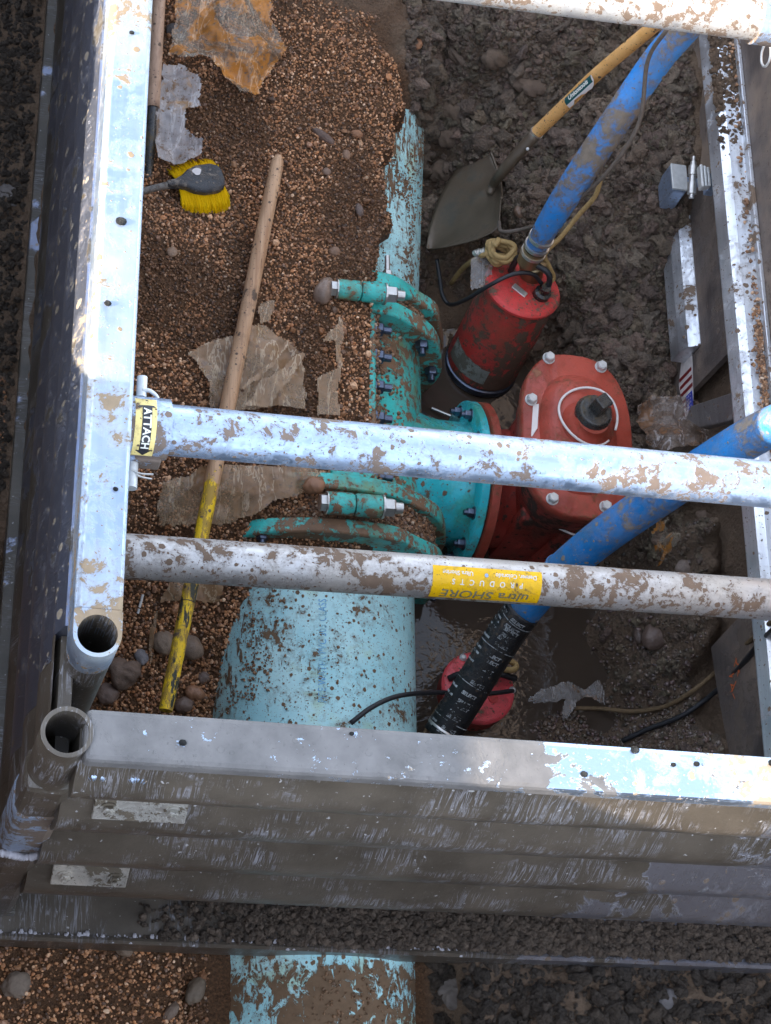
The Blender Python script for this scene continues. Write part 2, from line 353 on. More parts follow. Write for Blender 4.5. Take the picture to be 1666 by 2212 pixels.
def mat_planks(name, near=True):
    """dried mud film with crawling drip marks over aluminium planking; cleaner metal farther along"""
    t = NT(name)
    o = t.sep(t.co())
    ax = o[0] if near else o[1]
    if not near:
        _co = t.co
        t.co = lambda scale=(1, 1, 1), *a, **k: _co((scale[1], scale[0], scale[2]), *a, **k)
    st = (1, 1, .16)
    warp = t.noise(9, 3, .6, t.co((1, 1, .6)))
    n1 = t.noise(1, 3, .55, t.co((88, 7, 7)), .7)
    n2 = t.noise(1, 2, .5, t.co((130, 9, 9), (3, 3, 3)), .6)
    w1 = t.step(t.math('ABSOLUTE', t.math('SUBTRACT', n1, .5)), .045, .012)
    w2 = t.step(n2, .60, .66)
    worm = t.math('MAXIMUM', w1, t.math('MULTIPLY', w2, .6))
    wm = t.step(t.noise(6, 6, .7, t.co((1, 1, 2), (2, 0, 0))), .46, .64)
    worm = t.math('MULTIPLY', worm, wm)
    blot = t.noise(4.2, 7, .62, t.co((1, 1, .8), (4, 0, 0)), .5)
    if near:   # mud cover falls off beyond x = 1.1
        cov = t.math('ADD', blot, t.math('MULTIPLY', t.step(ax, 1.75, .95), .42))
        filmk = t.step(cov, .565, .60)
        filmc = t.ramp(t.noise(7, 6, .6), [(.3, (.060, .049, .037)), (.7, (.115, .094, .072))])
        metal = (.50, .51, .58)
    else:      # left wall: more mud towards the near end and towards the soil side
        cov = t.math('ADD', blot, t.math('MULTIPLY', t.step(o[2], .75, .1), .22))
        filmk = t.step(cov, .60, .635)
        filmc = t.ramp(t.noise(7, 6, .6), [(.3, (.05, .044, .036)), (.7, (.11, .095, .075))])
        metal = (.30, .34, .46)  # darker blue metal: the dim surroundings it mirrors are put into the colour
    spk, a = mudmask(t, .30, 8, (1, 1, .6), 2.0, 1.1)
    c = t.mix(t.noise(12, 5, .6), metal, tuple(x * .72 for x in metal))
    c = t.mix(spk, c, (.30, .25, .19) if not near else (.16, .12, .09))
    c = t.mix(filmk, c, filmc)
    c = t.mix(t.math('MULTIPLY', worm, .48 if near else .45), c, (.40, .40, .44))
    dots = t.step(t.noise(75, 2, .5), .70, .73)
    c = t.mix(t.math('MULTIPLY', dots, .7), c, (.48, .47, .47))
    mm = t.math('MULTIPLY', t.math('SUBTRACT', 1.0, t.math('MAXIMUM', filmk, spk)), .85)
    rr = t.mix(filmk, .28, .33)
    h = t.math('ADD', t.math('ADD', filmk, t.math('MULTIPLY', worm, .7)), t.math('MULTIPLY', t.noise(90, 3, .6), .3))
    return t.done(c, rr, mm, t.bump(h, .5, .004))
M['planks_near'] = mat_planks('muddy_planking', True)
M['planks_left'] = mat_planks('shaded_blue_planking', False)

def mat_toprail():
    """near rail: a dry clay coat at its left end breaking up to bare metal along its length"""
    t = NT('clay_coated_rail')
    ax = t.sep(t.co())[0]
    n = t.noise(9, 8, .68, None, .6)
    cov = t.math('ADD', n, t.math('MULTIPLY', t.step(ax, 1.30, .55), .36))
    k = t.step(cov, .60, .62)
    lump, a = mudmask(t, .36, 9, (1, 1, 1), 2.0, .9)
    clay = t.ramp(t.noise(14, 6, .6), [(.3, (.105, .10, .098)), (.7, (.175, .165, .160))])
    chips = t.step(t.math('ADD', t.noise(24, 7, .75, t.co((1, 1, 1), (5, 5, 5))), t.math('MULTIPLY', t.noise(4, 3, .5), .35)), .80, .815)
    k = t.math('MULTIPLY', k, t.math('SUBTRACT', 1.0, chips))
    c = t.mix(lump, (.50, .63, .83), (.36, .28, .20))  # bare metal carries the same painted-in sky blue
    c = t.mix(k, c, clay)
    mm = t.math('MULTIPLY', t.math('SUBTRACT', 1.0, t.math('MAXIMUM', k, lump)), .93)
    h = t.math('ADD', t.math('MULTIPLY', k, .8), t.math('ADD', lump, t.math('MULTIPLY', t.noise(80, 3, .6), .25)))
    return t.done(c, t.mix(k, .3, .75), mm, t.bump(h, .6, .004))
M['near_rail'] = mat_toprail()

def mat_ground():
    t = NT('soil')
    g = t.attr('mud').outputs['Fac']; wet = t.attr('wet').outputs['Fac']
    n = t.noise(5, 8, .65); n2 = t.noise(60, 6, .7)
    mudc = t.ramp(n, [(.25, (.10, .068, .044)), (.5, (.175, .120, .080)), (.75, (.25, .18, .12))])
    mudc = t.mix(t.step(n2, .35, .7), mudc, t.mix(.5, mudc, (.24, .155, .10)))
    grc = t.ramp(t.noise(140, 4, .7), [(.3, (.05, .026, .013)), (.6, (.17, .085, .040)), (.75, (.30, .16, .08))])
    c = t.mix(g, grc, mudc); t.b.inputs['Specular IOR Level'].default_value = .3
    h = t.math('ADD', t.math('MULTIPLY', t.noise(28, 9, .78), 1.0), t.math('MULTIPLY', t.vor(95), .3))
    rr = t.mix(wet, .78, .32)
    return t.done(c, rr, 0.0, t.bump(h, 1.0, .020))
M['ground'] = mat_ground()
def mat_stone(name, c, rough=.6, wet=0.0):
    t = NT(name); n = t.noise(14, 7, .65); n2 = t.noise(90, 4, .7)
    col = t.ramp(n, [(.25, tuple(x * .55 for x in c)), (.5, c), (.75, tuple(min(1, x * 1.5) for x in c))])
    t.b.inputs['Specular IOR Level'].default_value = .35
    return t.done(col, rough, 0.0, t.bump(t.math('ADD', n, t.math('MULTIPLY', n2, .4)), .8, .008), Coat_Weight=wet, Coat_Roughness=.25)
def mat_pebbles():
    t = NT('pebbles'); a = t.attr('tint').outputs['Color']
    n = t.noise(180, 3, .6)
    c = t.mix(1.0, a, t.ramp(n, [(.3, .75), (.7, 1.15)]), 'MULTIPLY')
    return t.done(c, .55, 0.0, t.bump(n, .4, .002))
M['pebbles'] = mat_pebbles()
M['wet_pebbles'] = (lambda t: t.done(t.mix(1.0, t.attr('tint').outputs['Color'], t.ramp(t.noise(120, 3, .6), [(.3, .75), (.7, 1.15)]), 'MULTIPLY'), .22, 0.0, t.bump(t.noise(120, 3, .6), .3, .002)))(NT('wet_pebbles'))
M['clods'] = (lambda t: t.done(t.mix(1.0, t.attr('tint').outputs['Color'], t.ramp(t.noise(45, 6, .7), [(.3, .65), (.7, 1.35)]), 'MULTIPLY'), t.ramp(t.noise(9, 4, .6), [(.4, .45), (.6, .8)]), 0.0, t.bump(t.math('ADD', t.noise(55, 8, .8), t.math('MULTIPLY', t.vor(110), .5)), 1.0, .022)))(NT('mud_clods'))

def mat_water():
    t = NT('muddy_water')
    r = t.noise(9, 3, .5, t.co((1, 1.6, 1)), .8); r2 = t.noise(34, 2, .5, t.co((1, 1.4, 1)), .4)
    near = t.step(t.sep(t.co())[1], 1.15, .75)
    x = t.sep(t.co())[0]
    act = t.math('MULTIPLY', near, t.step(x, 1.75, 1.45))
    h = t.math('ADD', t.math('MULTIPLY', r, .5), t.math('MULTIPLY', r2, t.math('ADD', .05, t.math('MULTIPLY', act, .9))))
    c = t.mix(t.noise(3, 5, .6), (.050, .036, .026), (.080, .058, .042))
    m = t.done(c, .035, 0.0, t.bump(h, .30, .012)); t.b.inputs['IOR'].default_value = 1.36
    t.set(t.b.inputs['Specular IOR Level'], .8)
    return m
M['water'] = mat_water()

def mat_film(name, c, alpha, brown=(.38, .16, .04), br=.5, seed=0.0, milky=(.7, .68, .66)):
    t = NT(name)
    n = t.noise(6, 7, .68, t.co((1, 1, 1), (seed, 0, 0)), .8); n2 = t.noise(60, 4, .6)
    k = t.step(n, .60 - br * .18, .70 - br * .18)
    col = t.mix(k, c, t.mix(t.noise(20, 5, .7), tuple(x * .6 for x in brown), tuple(min(1, x * 1.5) for x in brown)))
    cr = t.noise(1, 4, .6, t.co((16, 4, 8), (seed, 1, 0), (0, 0, seed)), .4)
    wr = t.step(t.math('ABSOLUTE', t.math('SUBTRACT', cr, .5)), .02, .0)
    col = t.mix(t.math('MULTIPLY', wr, .4), col, milky)
    spk, _ = mudmask(t, .36, 12, (1, 1, 1), seed + 2, 1.0)
    col = t.mix(spk, col, (.20, .125, .075))
    al = t.math('ADD', alpha, t.math('ADD', t.math('MULTIPLY', k, .30), t.math('MULTIPLY', wr, .2)), True)
    al = t.math('MAXIMUM', al, spk)
    m = t.done(col, .2, 0.0, t.bump(t.math('ADD', t.math('MULTIPLY', cr, 2.0), t.math('MULTIPLY', n2, .2)), .7, .008), Alpha=al)
    return m
M['film_amber'] = mat_film('amber_film', (.50, .42, .32), .36, (.70, .27, .05), 1.0, 1, (.85, .7, .5))
M['film_clear'] = mat_film('milky_film', (.58, .54, .52), .60, (.45, .28, .15), .2, 2)
M['film_brown'] = mat_film('brown_film', (.50, .34, .20), .50, (.34, .20, .10), .8, 3, (.80, .66, .46))
M['film_wet'] = mat_film('wet_clear_film', (.26, .19, .15), .55, (.24, .12, .06), .6, 4, (.75, .72, .72))
M['film_grey'] = mat_film('grey_film', (.42, .40, .38), .45, (.25, .2, .15), .2, 5)

# ------------------------------------------------------------------ mesh helpers: every shape is (verts, faces)
def merge(*ms):
    V = []; F = []; o = 0
    for v, f in ms:
        V.append(np.asarray(v, float)); F += [[i + o for i in q] for q in f]; o += len(v)
    return np.concatenate(V), F
def box(c, s, rot=None):
    x, y, z = (k / 2 for k in s)
    v = np.array([(a, b, d) for a in (-x, x) for b in (-y, y) for d in (-z, z)])
    if rot is not None: v = v @ np.array(rot).T
    return v + np.array(c), [[0, 1, 3, 2], [4, 6, 7, 5], [0, 4, 5, 1], [2, 3, 7, 6], [0, 2, 6, 4], [1, 5, 7, 3]]
def frame(d):
    d = np.array(d, float); d /= np.linalg.norm(d)
    a = np.array([0, 0, 1.0]) if abs(d[2]) < .9 else np.array([1.0, 0, 0])
    u = np.cross(a, d); u /= np.linalg.norm(u); return u, np.cross(d, u), d
def lathe(p0, axis, prof, n=32, close=True, u0=None):
    u, v, d = frame(axis)
    p0 = np.array(p0, float); V = []; F = []
    for r, t in prof:
        for k in range(n):
            a = 2 * math.pi * k / n; V.append(p0 + d * t + (u * math.cos(a) + v * math.sin(a)) * r)
    for i in range(len(prof) - 1):
        for k in range(n):
            k2 = (k + 1) % n; F.append([i * n + k, i * n + k2, (i + 1) * n + k2, (i + 1) * n + k])
    if close:
        F.append(list(range(n))[::-1]); F.append([(len(prof) - 1) * n + k for k in range(n)])
    return np.array(V), F
def cyl(p0, p1, r, r1=None, n=24):
    p0 = np.array(p0, float); p1 = np.array(p1, float); L = np.linalg.norm(p1 - p0)
    return lathe(p0, p1 - p0, [(r, 0), (r if r1 is None else r1, L)], n)
def ringtube(p0, p1, ro, ri, n=36):
    p0 = np.array(p0, float); p1 = np.array(p1, float); L = np.linalg.norm(p1 - p0)
    V, F = lathe(p0, p1 - p0, [(ro, 0), (ro, L), (ri, L), (ri, 0), (ro, 0)], n, False); return V, F
def smooth_path(pts, n=8):
    P = [np.array(p, float) for p in pts]; P = [2 * P[0] - P[1]] + P + [2 * P[-1] - P[-2]]; out = []
    for i in range(1, len(P) - 2):
        for k in range(n):
            t = k / n; a, b, c, d = P[i - 1:i + 3]
            out.append(.5 * ((2 * b) + (-a + c) * t + (2 * a - 5 * b + 4 * c - d) * t * t + (-a + 3 * b - 3 * c + d) * t ** 3))
    out.append(P[-2]); return out
def tube(path, r, n=12, flat=1.0, sm_=8, wob=0.0, rfun=None):
    P = smooth_path(path, sm_) if sm_ else [np.array(p, float) for p in path]
    V = []; F = []; u = None
    for i, p in enumerate(P):
        d = P[min(i + 1, len(P) - 1)] - P[max(i - 1, 0)]; d = d / (np.linalg.norm(d) + 1e-9)
        if u is None: u, v, _ = frame(d)
        u = u - d * (u @ d); u /= np.linalg.norm(u); v = np.cross(d, u)
        rr = r if rfun is None else rfun(i / (len(P) - 1))
        if wob: rr *= 1 + wob * (rnd.random() - .5)
        for k in range(n):
            a = 2 * math.pi * k / n; V.append(p + u * math.cos(a) * rr * flat + v * math.sin(a) * rr)
    for i in range(len(P) - 1):
        for k in range(n):
            k2 = (k + 1) % n; F.append([i * n + k, i * n + k2, (i + 1) * n + k2, (i + 1) * n + k])
    F.append(list(range(n))[::-1]); F.append([(len(P) - 1) * n + k for k in range(n)])
    return np.array(V), F
def prism(poly, ax, a, b):
    """2-D outline extruded along ax; the outline's two coordinates are the other axes in order"""
    i = 'xyz'.index(ax); o = [k for k in range(3) if k != i]; n = len(poly); V = np.zeros((2 * n, 3))
    for j, q in enumerate((a, b)):
        for k, (s, t) in enumerate(poly):
            V[j * n + k, i] = q; V[j * n + k, o[0]] = s; V[j * n + k, o[1]] = t
    F = [[k, (k + 1) % n, n + (k + 1) % n, n + k] for k in range(n)] + [list(range(n))[::-1], [n + k for k in range(n)]]
    return V, F
def hexnut(p, axis, r, h, spin=0.0):
    return lathe(p, axis, [(r * .92, 0), (r, h * .08), (r, h * .85), (r * .9, h)], 6)

def add(name, vf, mat, parent=None, base=None, smooth=False, bevel=0, auto=None):
    V, F = vf; V = np.asarray(V, float)
    b = base if base is not None else (np.array(parent_base(parent)) if parent is not None else np.zeros(3))
    me = bpy.data.meshes.new(name); me.from_pydata((V - b).tolist(), [], [list(map(int, f)) for f in F]); me.update()
    import bmesh
    bm = bmesh.new(); bm.from_mesh(me); bmesh.ops.recalc_face_normals(bm, faces=bm.faces); bm.to_mesh(me); bm.free()
    me.materials.append(mat)
    o = bpy.data.objects.new(name, me); COL.objects.link(o)
    if parent is not None: o.parent = parent
    else: o.location = b
    if smooth:
        me.polygons.foreach_set('use_smooth', [True] * len(me.polygons))
        if auto is not None: me.set_sharp_from_angle(angle=R(auto))
    if bevel:
        md = o.modifiers.new('bevel', 'BEVEL'); md.width = bevel; md.segments = 2; md.limit_method = 'ANGLE'; md.angle_limit = R(40)
    return o
def parent_base(p):
    b = np.zeros(3)
    while p is not None: b += np.array(p.location); p = p.parent
    return b
def tag(o, label=None, cat=None, group=None, kind=None):
    if label: o['label'] = label
    if cat: o['category'] = cat
    if group: o['group'] = group
    if kind: o['kind'] = kind
    return o
def thing(name, label, cat, loc, group=None):
    o = bpy.data.objects.new(name, None); COL.objects.link(o); o.location = [float(c) for c in loc]; o.empty_display_size = .1
    return tag(o, label, cat, group)
def single(name, vf, mat, label, cat, group=None, **kw):
    V = np.asarray(vf[0], float); base = np.array([V[:, 0].mean(), V[:, 1].mean(), V[:, 2].min()])
    return tag(add(name, vf, mat, None, base, **kw), label, cat, group)
def again(src, name, shift, parent):
    o = src.copy(); o.name = name; COL.objects.link(o); o.parent = parent; o.location = Vector(src.location) + Vector([float(s) for s in shift]); return o

_txt = {}
def text_shape(body, size, spacing=1.0, bold=0.0, shear=0.0):
    cu = bpy.data.curves.new('t', 'FONT'); cu.body = body; cu.size = size; cu.space_character = spacing; cu.offset = bold; cu.shear = shear
    cu.align_x = 'CENTER'; cu.align_y = 'CENTER'; cu.resolution_u = 3
    o = bpy.data.objects.new('t', cu); COL.objects.link(o)
    dg = bpy.context.evaluated_depsgraph_get(); me = bpy.data.meshes.new_from_object(o.evaluated_get(dg))
    import bmesh
    bm = bmesh.new(); bm.from_mesh(me)
    bmesh.ops.triangulate(bm, faces=bm.faces)
    bmesh.ops.subdivide_edges(bm, edges=[e for e in bm.edges if e.calc_length() > size * .25], cuts=1)
    V = np.array([v.co[:] for v in bm.verts]); F = [[v.index for v in f.verts] for f in bm.faces]; bm.free()
    bpy.data.objects.remove(o); bpy.data.curves.remove(cu); bpy.data.meshes.remove(me)
    return V, F
def grid_uv(u0, u1, v0, v1, nu, nv):
    V = [(u0 + (u1 - u0) * i / nu, v0 + (v1 - v0) * j / nv, 0) for i in range(nu + 1) for j in range(nv + 1)]
    F = [[i * (nv + 1) + j, (i + 1) * (nv + 1) + j, (i + 1) * (nv + 1) + j + 1, i * (nv + 1) + j + 1] for i in range(nu) for j in range(nv)]
    return np.array(V, float), F
def wrap(vf, c, axis, ref, r):
    """lay a flat (u, v) shape on a cylinder: u runs along axis, v round it from ref"""
    V, F = vf; V = np.asarray(V, float); c = np.array(c, float); d = np.array(axis, float); d /= np.linalg.norm(d)
    e = np.array(ref, float); e = e - d * (e @ d); e /= np.linalg.norm(e); g = np.cross(d, e)
    a = V[:, 1] / r
    return c + np.outer(V[:, 0], d) + r * (np.outer(np.cos(a), e) + np.outer(np.sin(a), g)), F
def plane(vf, c, u, v, off=0.0):
    V, F = vf; V = np.asarray(V, float); u = np.array(u, float); v = np.array(v, float); n = np.cross(u, v); n /= np.linalg.norm(n)
    return np.array(c, float) + np.outer(V[:, 0], u) + np.outer(V[:, 1], v) + n * off, F
#PART2
# ================================================================== GROUND
def fast_mesh(name, V, F, mat, smooth=True, attrs=None):
    V = np.asarray(V, np.float32); F = np.asarray(F, np.int32); k = F.shape[1]
    me = bpy.data.meshes.new(name); me.vertices.add(len(V)); me.vertices.foreach_set('co', V.ravel())
    me.loops.add(F.size); me.loops.foreach_set('vertex_index', F.ravel())
    me.polygons.add(len(F)); me.polygons.foreach_set('loop_start', np.arange(0, F.size, k, dtype=np.int32))
    me.polygons.foreach_set('use_smooth', np.full(len(F), smooth))
    me.update(calc_edges=True); me.materials.append(mat)
    for nm, (typ, data) in (attrs or {}).items():
        a = me.attributes.new(nm, typ, 'POINT')
        a.data.foreach_set('value' if typ == 'FLOAT' else 'color', np.asarray(data, np.float32).ravel())
    o = bpy.data.objects.new(name, me); COL.objects.link(o); return o
def axis_coords(a, b, step, far, grow=1.35):
    c = list(np.arange(a, b, step)); s = step
    lo = []; v = a
    while v > -far: s *= grow; v -= s; lo.append(v)
    s = step; v = c[-1]
    while v < far: s *= grow; v += s; c.append(v)
    return np.array(lo[::-1] + c)
gx = axis_coords(-.75, 2.9, .0105, 70); gy = axis_coords(-.85, 4.1, .0105, 70)
GX, GY = np.meshgrid(gx, gy, indexing='ij')
GZ = terrain(GX, GY)
nx, ny = GX.shape
ii = np.arange((nx - 1) * (ny - 1)); a = (ii // (ny - 1)) * ny + ii % (ny - 1)
GF = np.stack([a, a + ny, a + ny + 1, a + 1], 1)
GM = mudness(GX, GY)
GW = np.clip(sm(GZ, -.05, -.38) + .0, 0, 1) * (GX > 1.1) * (GY > 0)
ground = fast_mesh('ground', np.stack([GX, GY, GZ], -1).reshape(-1, 3), GF, M['ground'], True, {'mud': ('FLOAT', GM.ravel()), 'wet': ('FLOAT', GW.ravel())})
tag(ground, kind='structure')
# water standing in the low part of the trench
water = add('water', ([(1.0, .04, WATER_Z), (2.14, .04, WATER_Z), (2.14, 2.6, WATER_Z), (1.0, 2.6, WATER_Z)], [[0, 1, 2, 3]]), M['water'], None, np.zeros(3))
tag(water, kind='structure')

# ================================================================== GRAVEL AND CLODS
PHI = (1 + 5 ** .5) / 2
ICO = np.array([(-1, PHI, 0), (1, PHI, 0), (-1, -PHI, 0), (1, -PHI, 0), (0, -1, PHI), (0, 1, PHI), (0, -1, -PHI), (0, 1, -PHI), (PHI, 0, -1), (PHI, 0, 1), (-PHI, 0, -1), (-PHI, 0, 1)]) / 1.902
ICF = np.array([(0, 11, 5), (0, 5, 1), (0, 1, 7), (0, 7, 10), (0, 10, 11), (1, 5, 9), (5, 11, 4), (11, 10, 2), (10, 7, 6), (7, 1, 8), (3, 9, 4), (3, 4, 2), (3, 2, 6), (3, 6, 8), (3, 8, 9), (4, 9, 5), (2, 4, 11), (6, 2, 10), (8, 6, 7), (9, 8, 1)])
def subdiv(V, F):
    V = [tuple(v) for v in V]; c = {}; out = []
    def mid(a, b):
        k = (min(a, b), max(a, b))
        if k not in c:
            m = (np.array(V[a]) + np.array(V[b])) / 2; m /= np.linalg.norm(m); V.append(tuple(m)); c[k] = len(V) - 1
        return c[k]
    for a, b, d in F:
        x, y, z = mid(a, b), mid(b, d), mid(d, a); out += [(a, x, z), (b, y, x), (d, z, y), (x, y, z)]
    return np.array(V), np.array(out)
ICO2, ICF2 = subdiv(ICO, ICF); ICO3, ICF3 = subdiv(ICO2, ICF2)
def scatter(name, P, S, tint, mat, base=(ICO, ICF), jit=.22, flatten=.75, smooth=False, noise=0.0):
    B, F = base; n = len(P); k = len(B)
    V = np.repeat(B[None], n, 0) * (1 + jit * (RS.rand(n, k, 1) - .5) * 2)
    if noise:
        off = RS.rand(n, 1, 3) * 50; q = V * 1.4 + off
        V = V * (1 + noise * (vnoise(q[..., 0] + q[..., 2], q[..., 1] * 1.3 - q[..., 2], 3)[..., None] * 2))
    V = V * np.stack([1 + .35 * (RS.rand(n) - .5), .85 + .35 * (RS.rand(n) - .5), flatten + .3 * (RS.rand(n) - .5)], 1)[:, None, :]
    q = RS.randn(n, 4); q[:, 0] *= 1.6; q /= np.linalg.norm(q, axis=1, keepdims=True); w_, x, y, z = q.T
    Rm = np.stack([1 - 2 * (y * y + z * z), 2 * (x * y - z * w_), 2 * (x * z + y * w_), 2 * (x * y + z * w_), 1 - 2 * (x * x + z * z), 2 * (y * z - x * w_), 2 * (x * z - y * w_), 2 * (y * z + x * w_), 1 - 2 * (x * x + y * y)], 1).reshape(n, 3, 3)
    V = np.einsum('nij,nkj->nki', Rm, V) * S[:, None, None] + P[:, None, :]
    FF = (F[None] + (np.arange(n) * k)[:, None, None]).reshape(-1, 3)
    col = np.repeat(np.concatenate([tint, np.ones((n, 1))], 1)[:, None, :], k, 1)
    o = fast_mesh(name, V.reshape(-1, 3), FF, mat, smooth, {'tint': ('FLOAT_COLOR', col.reshape(-1, 4))})
    return tag(o, kind='stuff')
def visible(P, m=120):
    u, v = project(P); return (u > -m) & (u < 1666 + m) & (v > -m) & (v < 2212 + m)
def field(x0, x1, y0, y1, dens):
    n = int((x1 - x0) * (y1 - y0) * dens); x = x0 + RS.rand(n) * (x1 - x0); y = y0 + RS.rand(n) * (y1 - y0)
    return x, y
pal = np.array([(.15, .078, .038), (.20, .105, .052), (.27, .15, .08), (.11, .055, .028), (.33, .21, .13), (.09, .058, .04), (.23, .11, .05), (.40, .29, .20), (.17, .10, .065), (.055, .036, .026)])
wts = np.array([.2, .17, .12, .14, .06, .1, .09, .03, .06, .03])
def keep_gravel(x, y, edge=.0):
    xb, _ = parts_of_h(x, y)
    return x < xb + edge
# inner gravel
x, y = field(.09, 1.45, -.02, 3.5, 19000)
m = mudness(x, y); k = (m < .45) & keep_gravel(x, y, .035) & (RS.rand(len(x)) > m) & (y > .03)
x, y = x[k], y[k]
x2, y2 = field(-.35, 1.2, -.85, -.06, 11000); k = ~((x2 > .60) & (x2 < 1.26)) ; x2, y2 = x2[k], y2[k]
x3, y3 = field(-.5, -.075, -.1, 1.5, 12000)
x = np.concatenate([x, x2, x3]); y = np.concatenate([y, y2, y3])
z = terrain(x, y)
P = np.stack([x, y, z], 1); k = visible(P); P = P[k]
n = len(P); S = .0032 + .0034 * RS.rand(n) ** 1.8
near = (P[:, 1] < 1.0) ; S[near] *= 1.15
big = RS.rand(n) < .03; S[big] *= 1.3 + 1.3 * RS.rand(big.sum()) ** 2; sml = RS.rand(n) < .25; S[sml] *= .65
P[:, 2] += S * (RS.rand(n) * 1.1 - .1)
dark = 0.42 + .58 * sm(fbm(P[:, 0] * 4, P[:, 1] * 4, 4, 61), -.32, .12)
T = pal[RS.choice(len(pal), n, p=wts / wts.sum())] * (.8 + .5 * RS.rand(n, 1)) * dark[:, None]
scatter('gravel', P, S, T * np.array([2.4, 2.2, 1.98]), M['pebbles'])
# gravel lying on the sleeve and on the rings
def on_pipe(n, y0, y1, a0, a1, r):
    yy = y0 + RS.rand(n) * (y1 - y0); aa = R(a0) + RS.rand(n) * R(a1 - a0)
    return np.stack([PIPE_X + np.sin(aa) * r, yy, PIPE_Z + np.cos(aa) * r], 1)
L1 = [on_pipe(2300, 1.13, 1.245, -44, 36, .390), on_pipe(700, 1.13, 1.24, 36, 62, .388), on_pipe(420, 1.28, 1.85, 12, 17, .40), on_pipe(220, 1.25, 1.9, 22, 40, .35), on_pipe(420, 1.90, 1.95, 4, 55, .392), on_pipe(450, 1.16, 1.40, 14, 24, .352)]
P = np.concatenate(L1); n = len(P); S = .0042 + .004 * RS.rand(n)
P += RS.randn(n, 3) * .003; P[:, 2] += .006 * RS.rand(n)
scatter('gravel_on_clamp', P, S, pal[RS.choice(len(pal), n, p=wts / wts.sum())] * (1.0 + .6 * RS.rand(n, 1)), M['pebbles'])
Lp = []
for (n_, y0_, y1_, ac, asg) in ((1500, 2.0, 2.92, 33, 9), (500, 2.2, 3.0, 48, 12), (700, .62, 1.1, -44, 10), (350, .05, 1.0, -48, 22), (900, -.5, -.13, 5, 28), (200, .1, 1.0, 5, 25)):
    aa = R(ac) + RS.randn(n_) * R(asg); yy = y0_ + RS.rand(n_) * (y1_ - y0_)
    kk = fbm(aa * 6, yy * 7, 3, 77) > -.08; Lp.append(np.stack([PIPE_X + np.where(yy > 1.95, .018 + .048 * (yy - 1.84), 0) + np.sin(aa) * (PIPE_R + .002), yy, PIPE_Z + np.cos(aa) * (PIPE_R + .002)], 1)[kk])
Pp = np.concatenate(Lp); n = len(Pp)
scatter('grit_on_pipe', Pp, .002 + .0038 * RS.rand(n) ** 2, np.array([(.24, .135, .07)]) * (.5 + .9 * RS.rand(n, 1)), M['pebbles'])
# wet gravel washed down at the water's edge
x, y = field(1.35, 2.14, .06, 1.35, 9500); z = terrain(x, y); P = np.stack([x, y, z], 1)
k = visible(P, 40) & (z > WATER_Z - .03) & (P[:, 0] < 2.125) & (RS.rand(len(x)) < .25 + .75 * sm(y, 1.1, .75)) & ~((np.abs(x - 1.665) < .2) & (np.abs(y - 1.5) < .3)); P = P[k]; n = len(P)
S = .0045 + .006 * RS.rand(n) ** 3; P[:, 2] += S * (RS.rand(n) - .1)
scatter('wet_gravel', P, S, np.array([(.16, .115, .09)]) * (.5 + .9 * RS.rand(n, 1)) * (1 + .18 * (RS.rand(n, 3) - .5)), M['wet_pebbles'], (ICO2, ICF2), .15, .7, True, .25)
# mud clods
def clods(name, n0, region, s0, s1, powr, base, tint, zoff=.25, tops=None, noise=.5):
    x, y = field(*region, n0); m = mudness(x, y); k = (m > .55)
    x, y = x[k], y[k]; z = terrain(x, y)
    P = np.stack([x, y, z], 1); k = visible(P, 60) & (z > WATER_Z + .03) & ((z > -.3) | (RS.rand(len(z)) < .25)); P = P[k]
    # clear of the pipe, the wall and the tools
    k = ~((P[:, 0] < PIPE_X + PIPE_R + .02) & (P[:, 1] < 2.7) & (P[:, 1] > 0)) & (P[:, 0] < 2.12)
    k &= ~((np.abs(P[:, 0] - 1.665) < .24) & (np.abs(P[:, 1] - 1.5) < .33))
    P = P[k]; n = len(P); S = s0 + (s1 - s0) * RS.rand(n) ** powr
    far = sm(P[:, 1], .9, 2.0); S = S * (.55 + .45 * far)
    P[:, 2] += S * zoff * (RS.rand(n) - .3)
    T = np.array(tint)[None] * (.75 + .55 * RS.rand(n, 1)) * (1 + .12 * (RS.rand(n, 3) - .5))
    return scatter(name, P, S, T, M['clods'], base, .16, .8, True, noise)
clods('mud_clods', 2300, (1.15, 2.14, .1, 4.0), .007, .040, 4.2, (ICO3, ICF3), (.23, .168, .118), noise=.75)
clods('mud_crumbs', 17000, (1.15, 2.14, .1, 4.0), .004, .013, 2.0, (ICO2, ICF2), (.24, .175, .124), .8, noise=.6)
def clods_out():
    x, y = field(1.24, 2.6, -.7, -.06, 5200); z = terrain(x, y); P = np.stack([x, y, z], 1); P = P[visible(P, 80)]
    n = len(P); S = .005 + .022 * RS.rand(n) ** 4
    x, y = field(-.45, -.06, .9, 3.6, 7000); z = terrain(x, y); Q = np.stack([x, y, z], 1); Q = Q[visible(Q, 80)]
    P = np.concatenate([P, Q]); S = np.concatenate([S, .005 + .010 * RS.rand(len(Q)) ** 3]); n = len(P)
    T = np.array((.085, .064, .047))[None] * (.7 + .6 * RS.rand(n, 1))
    scatter('mud_clods_outside', P, S, T, M['clods'], (ICO2, ICF2), .18, .8, True, .5)
clods_out()

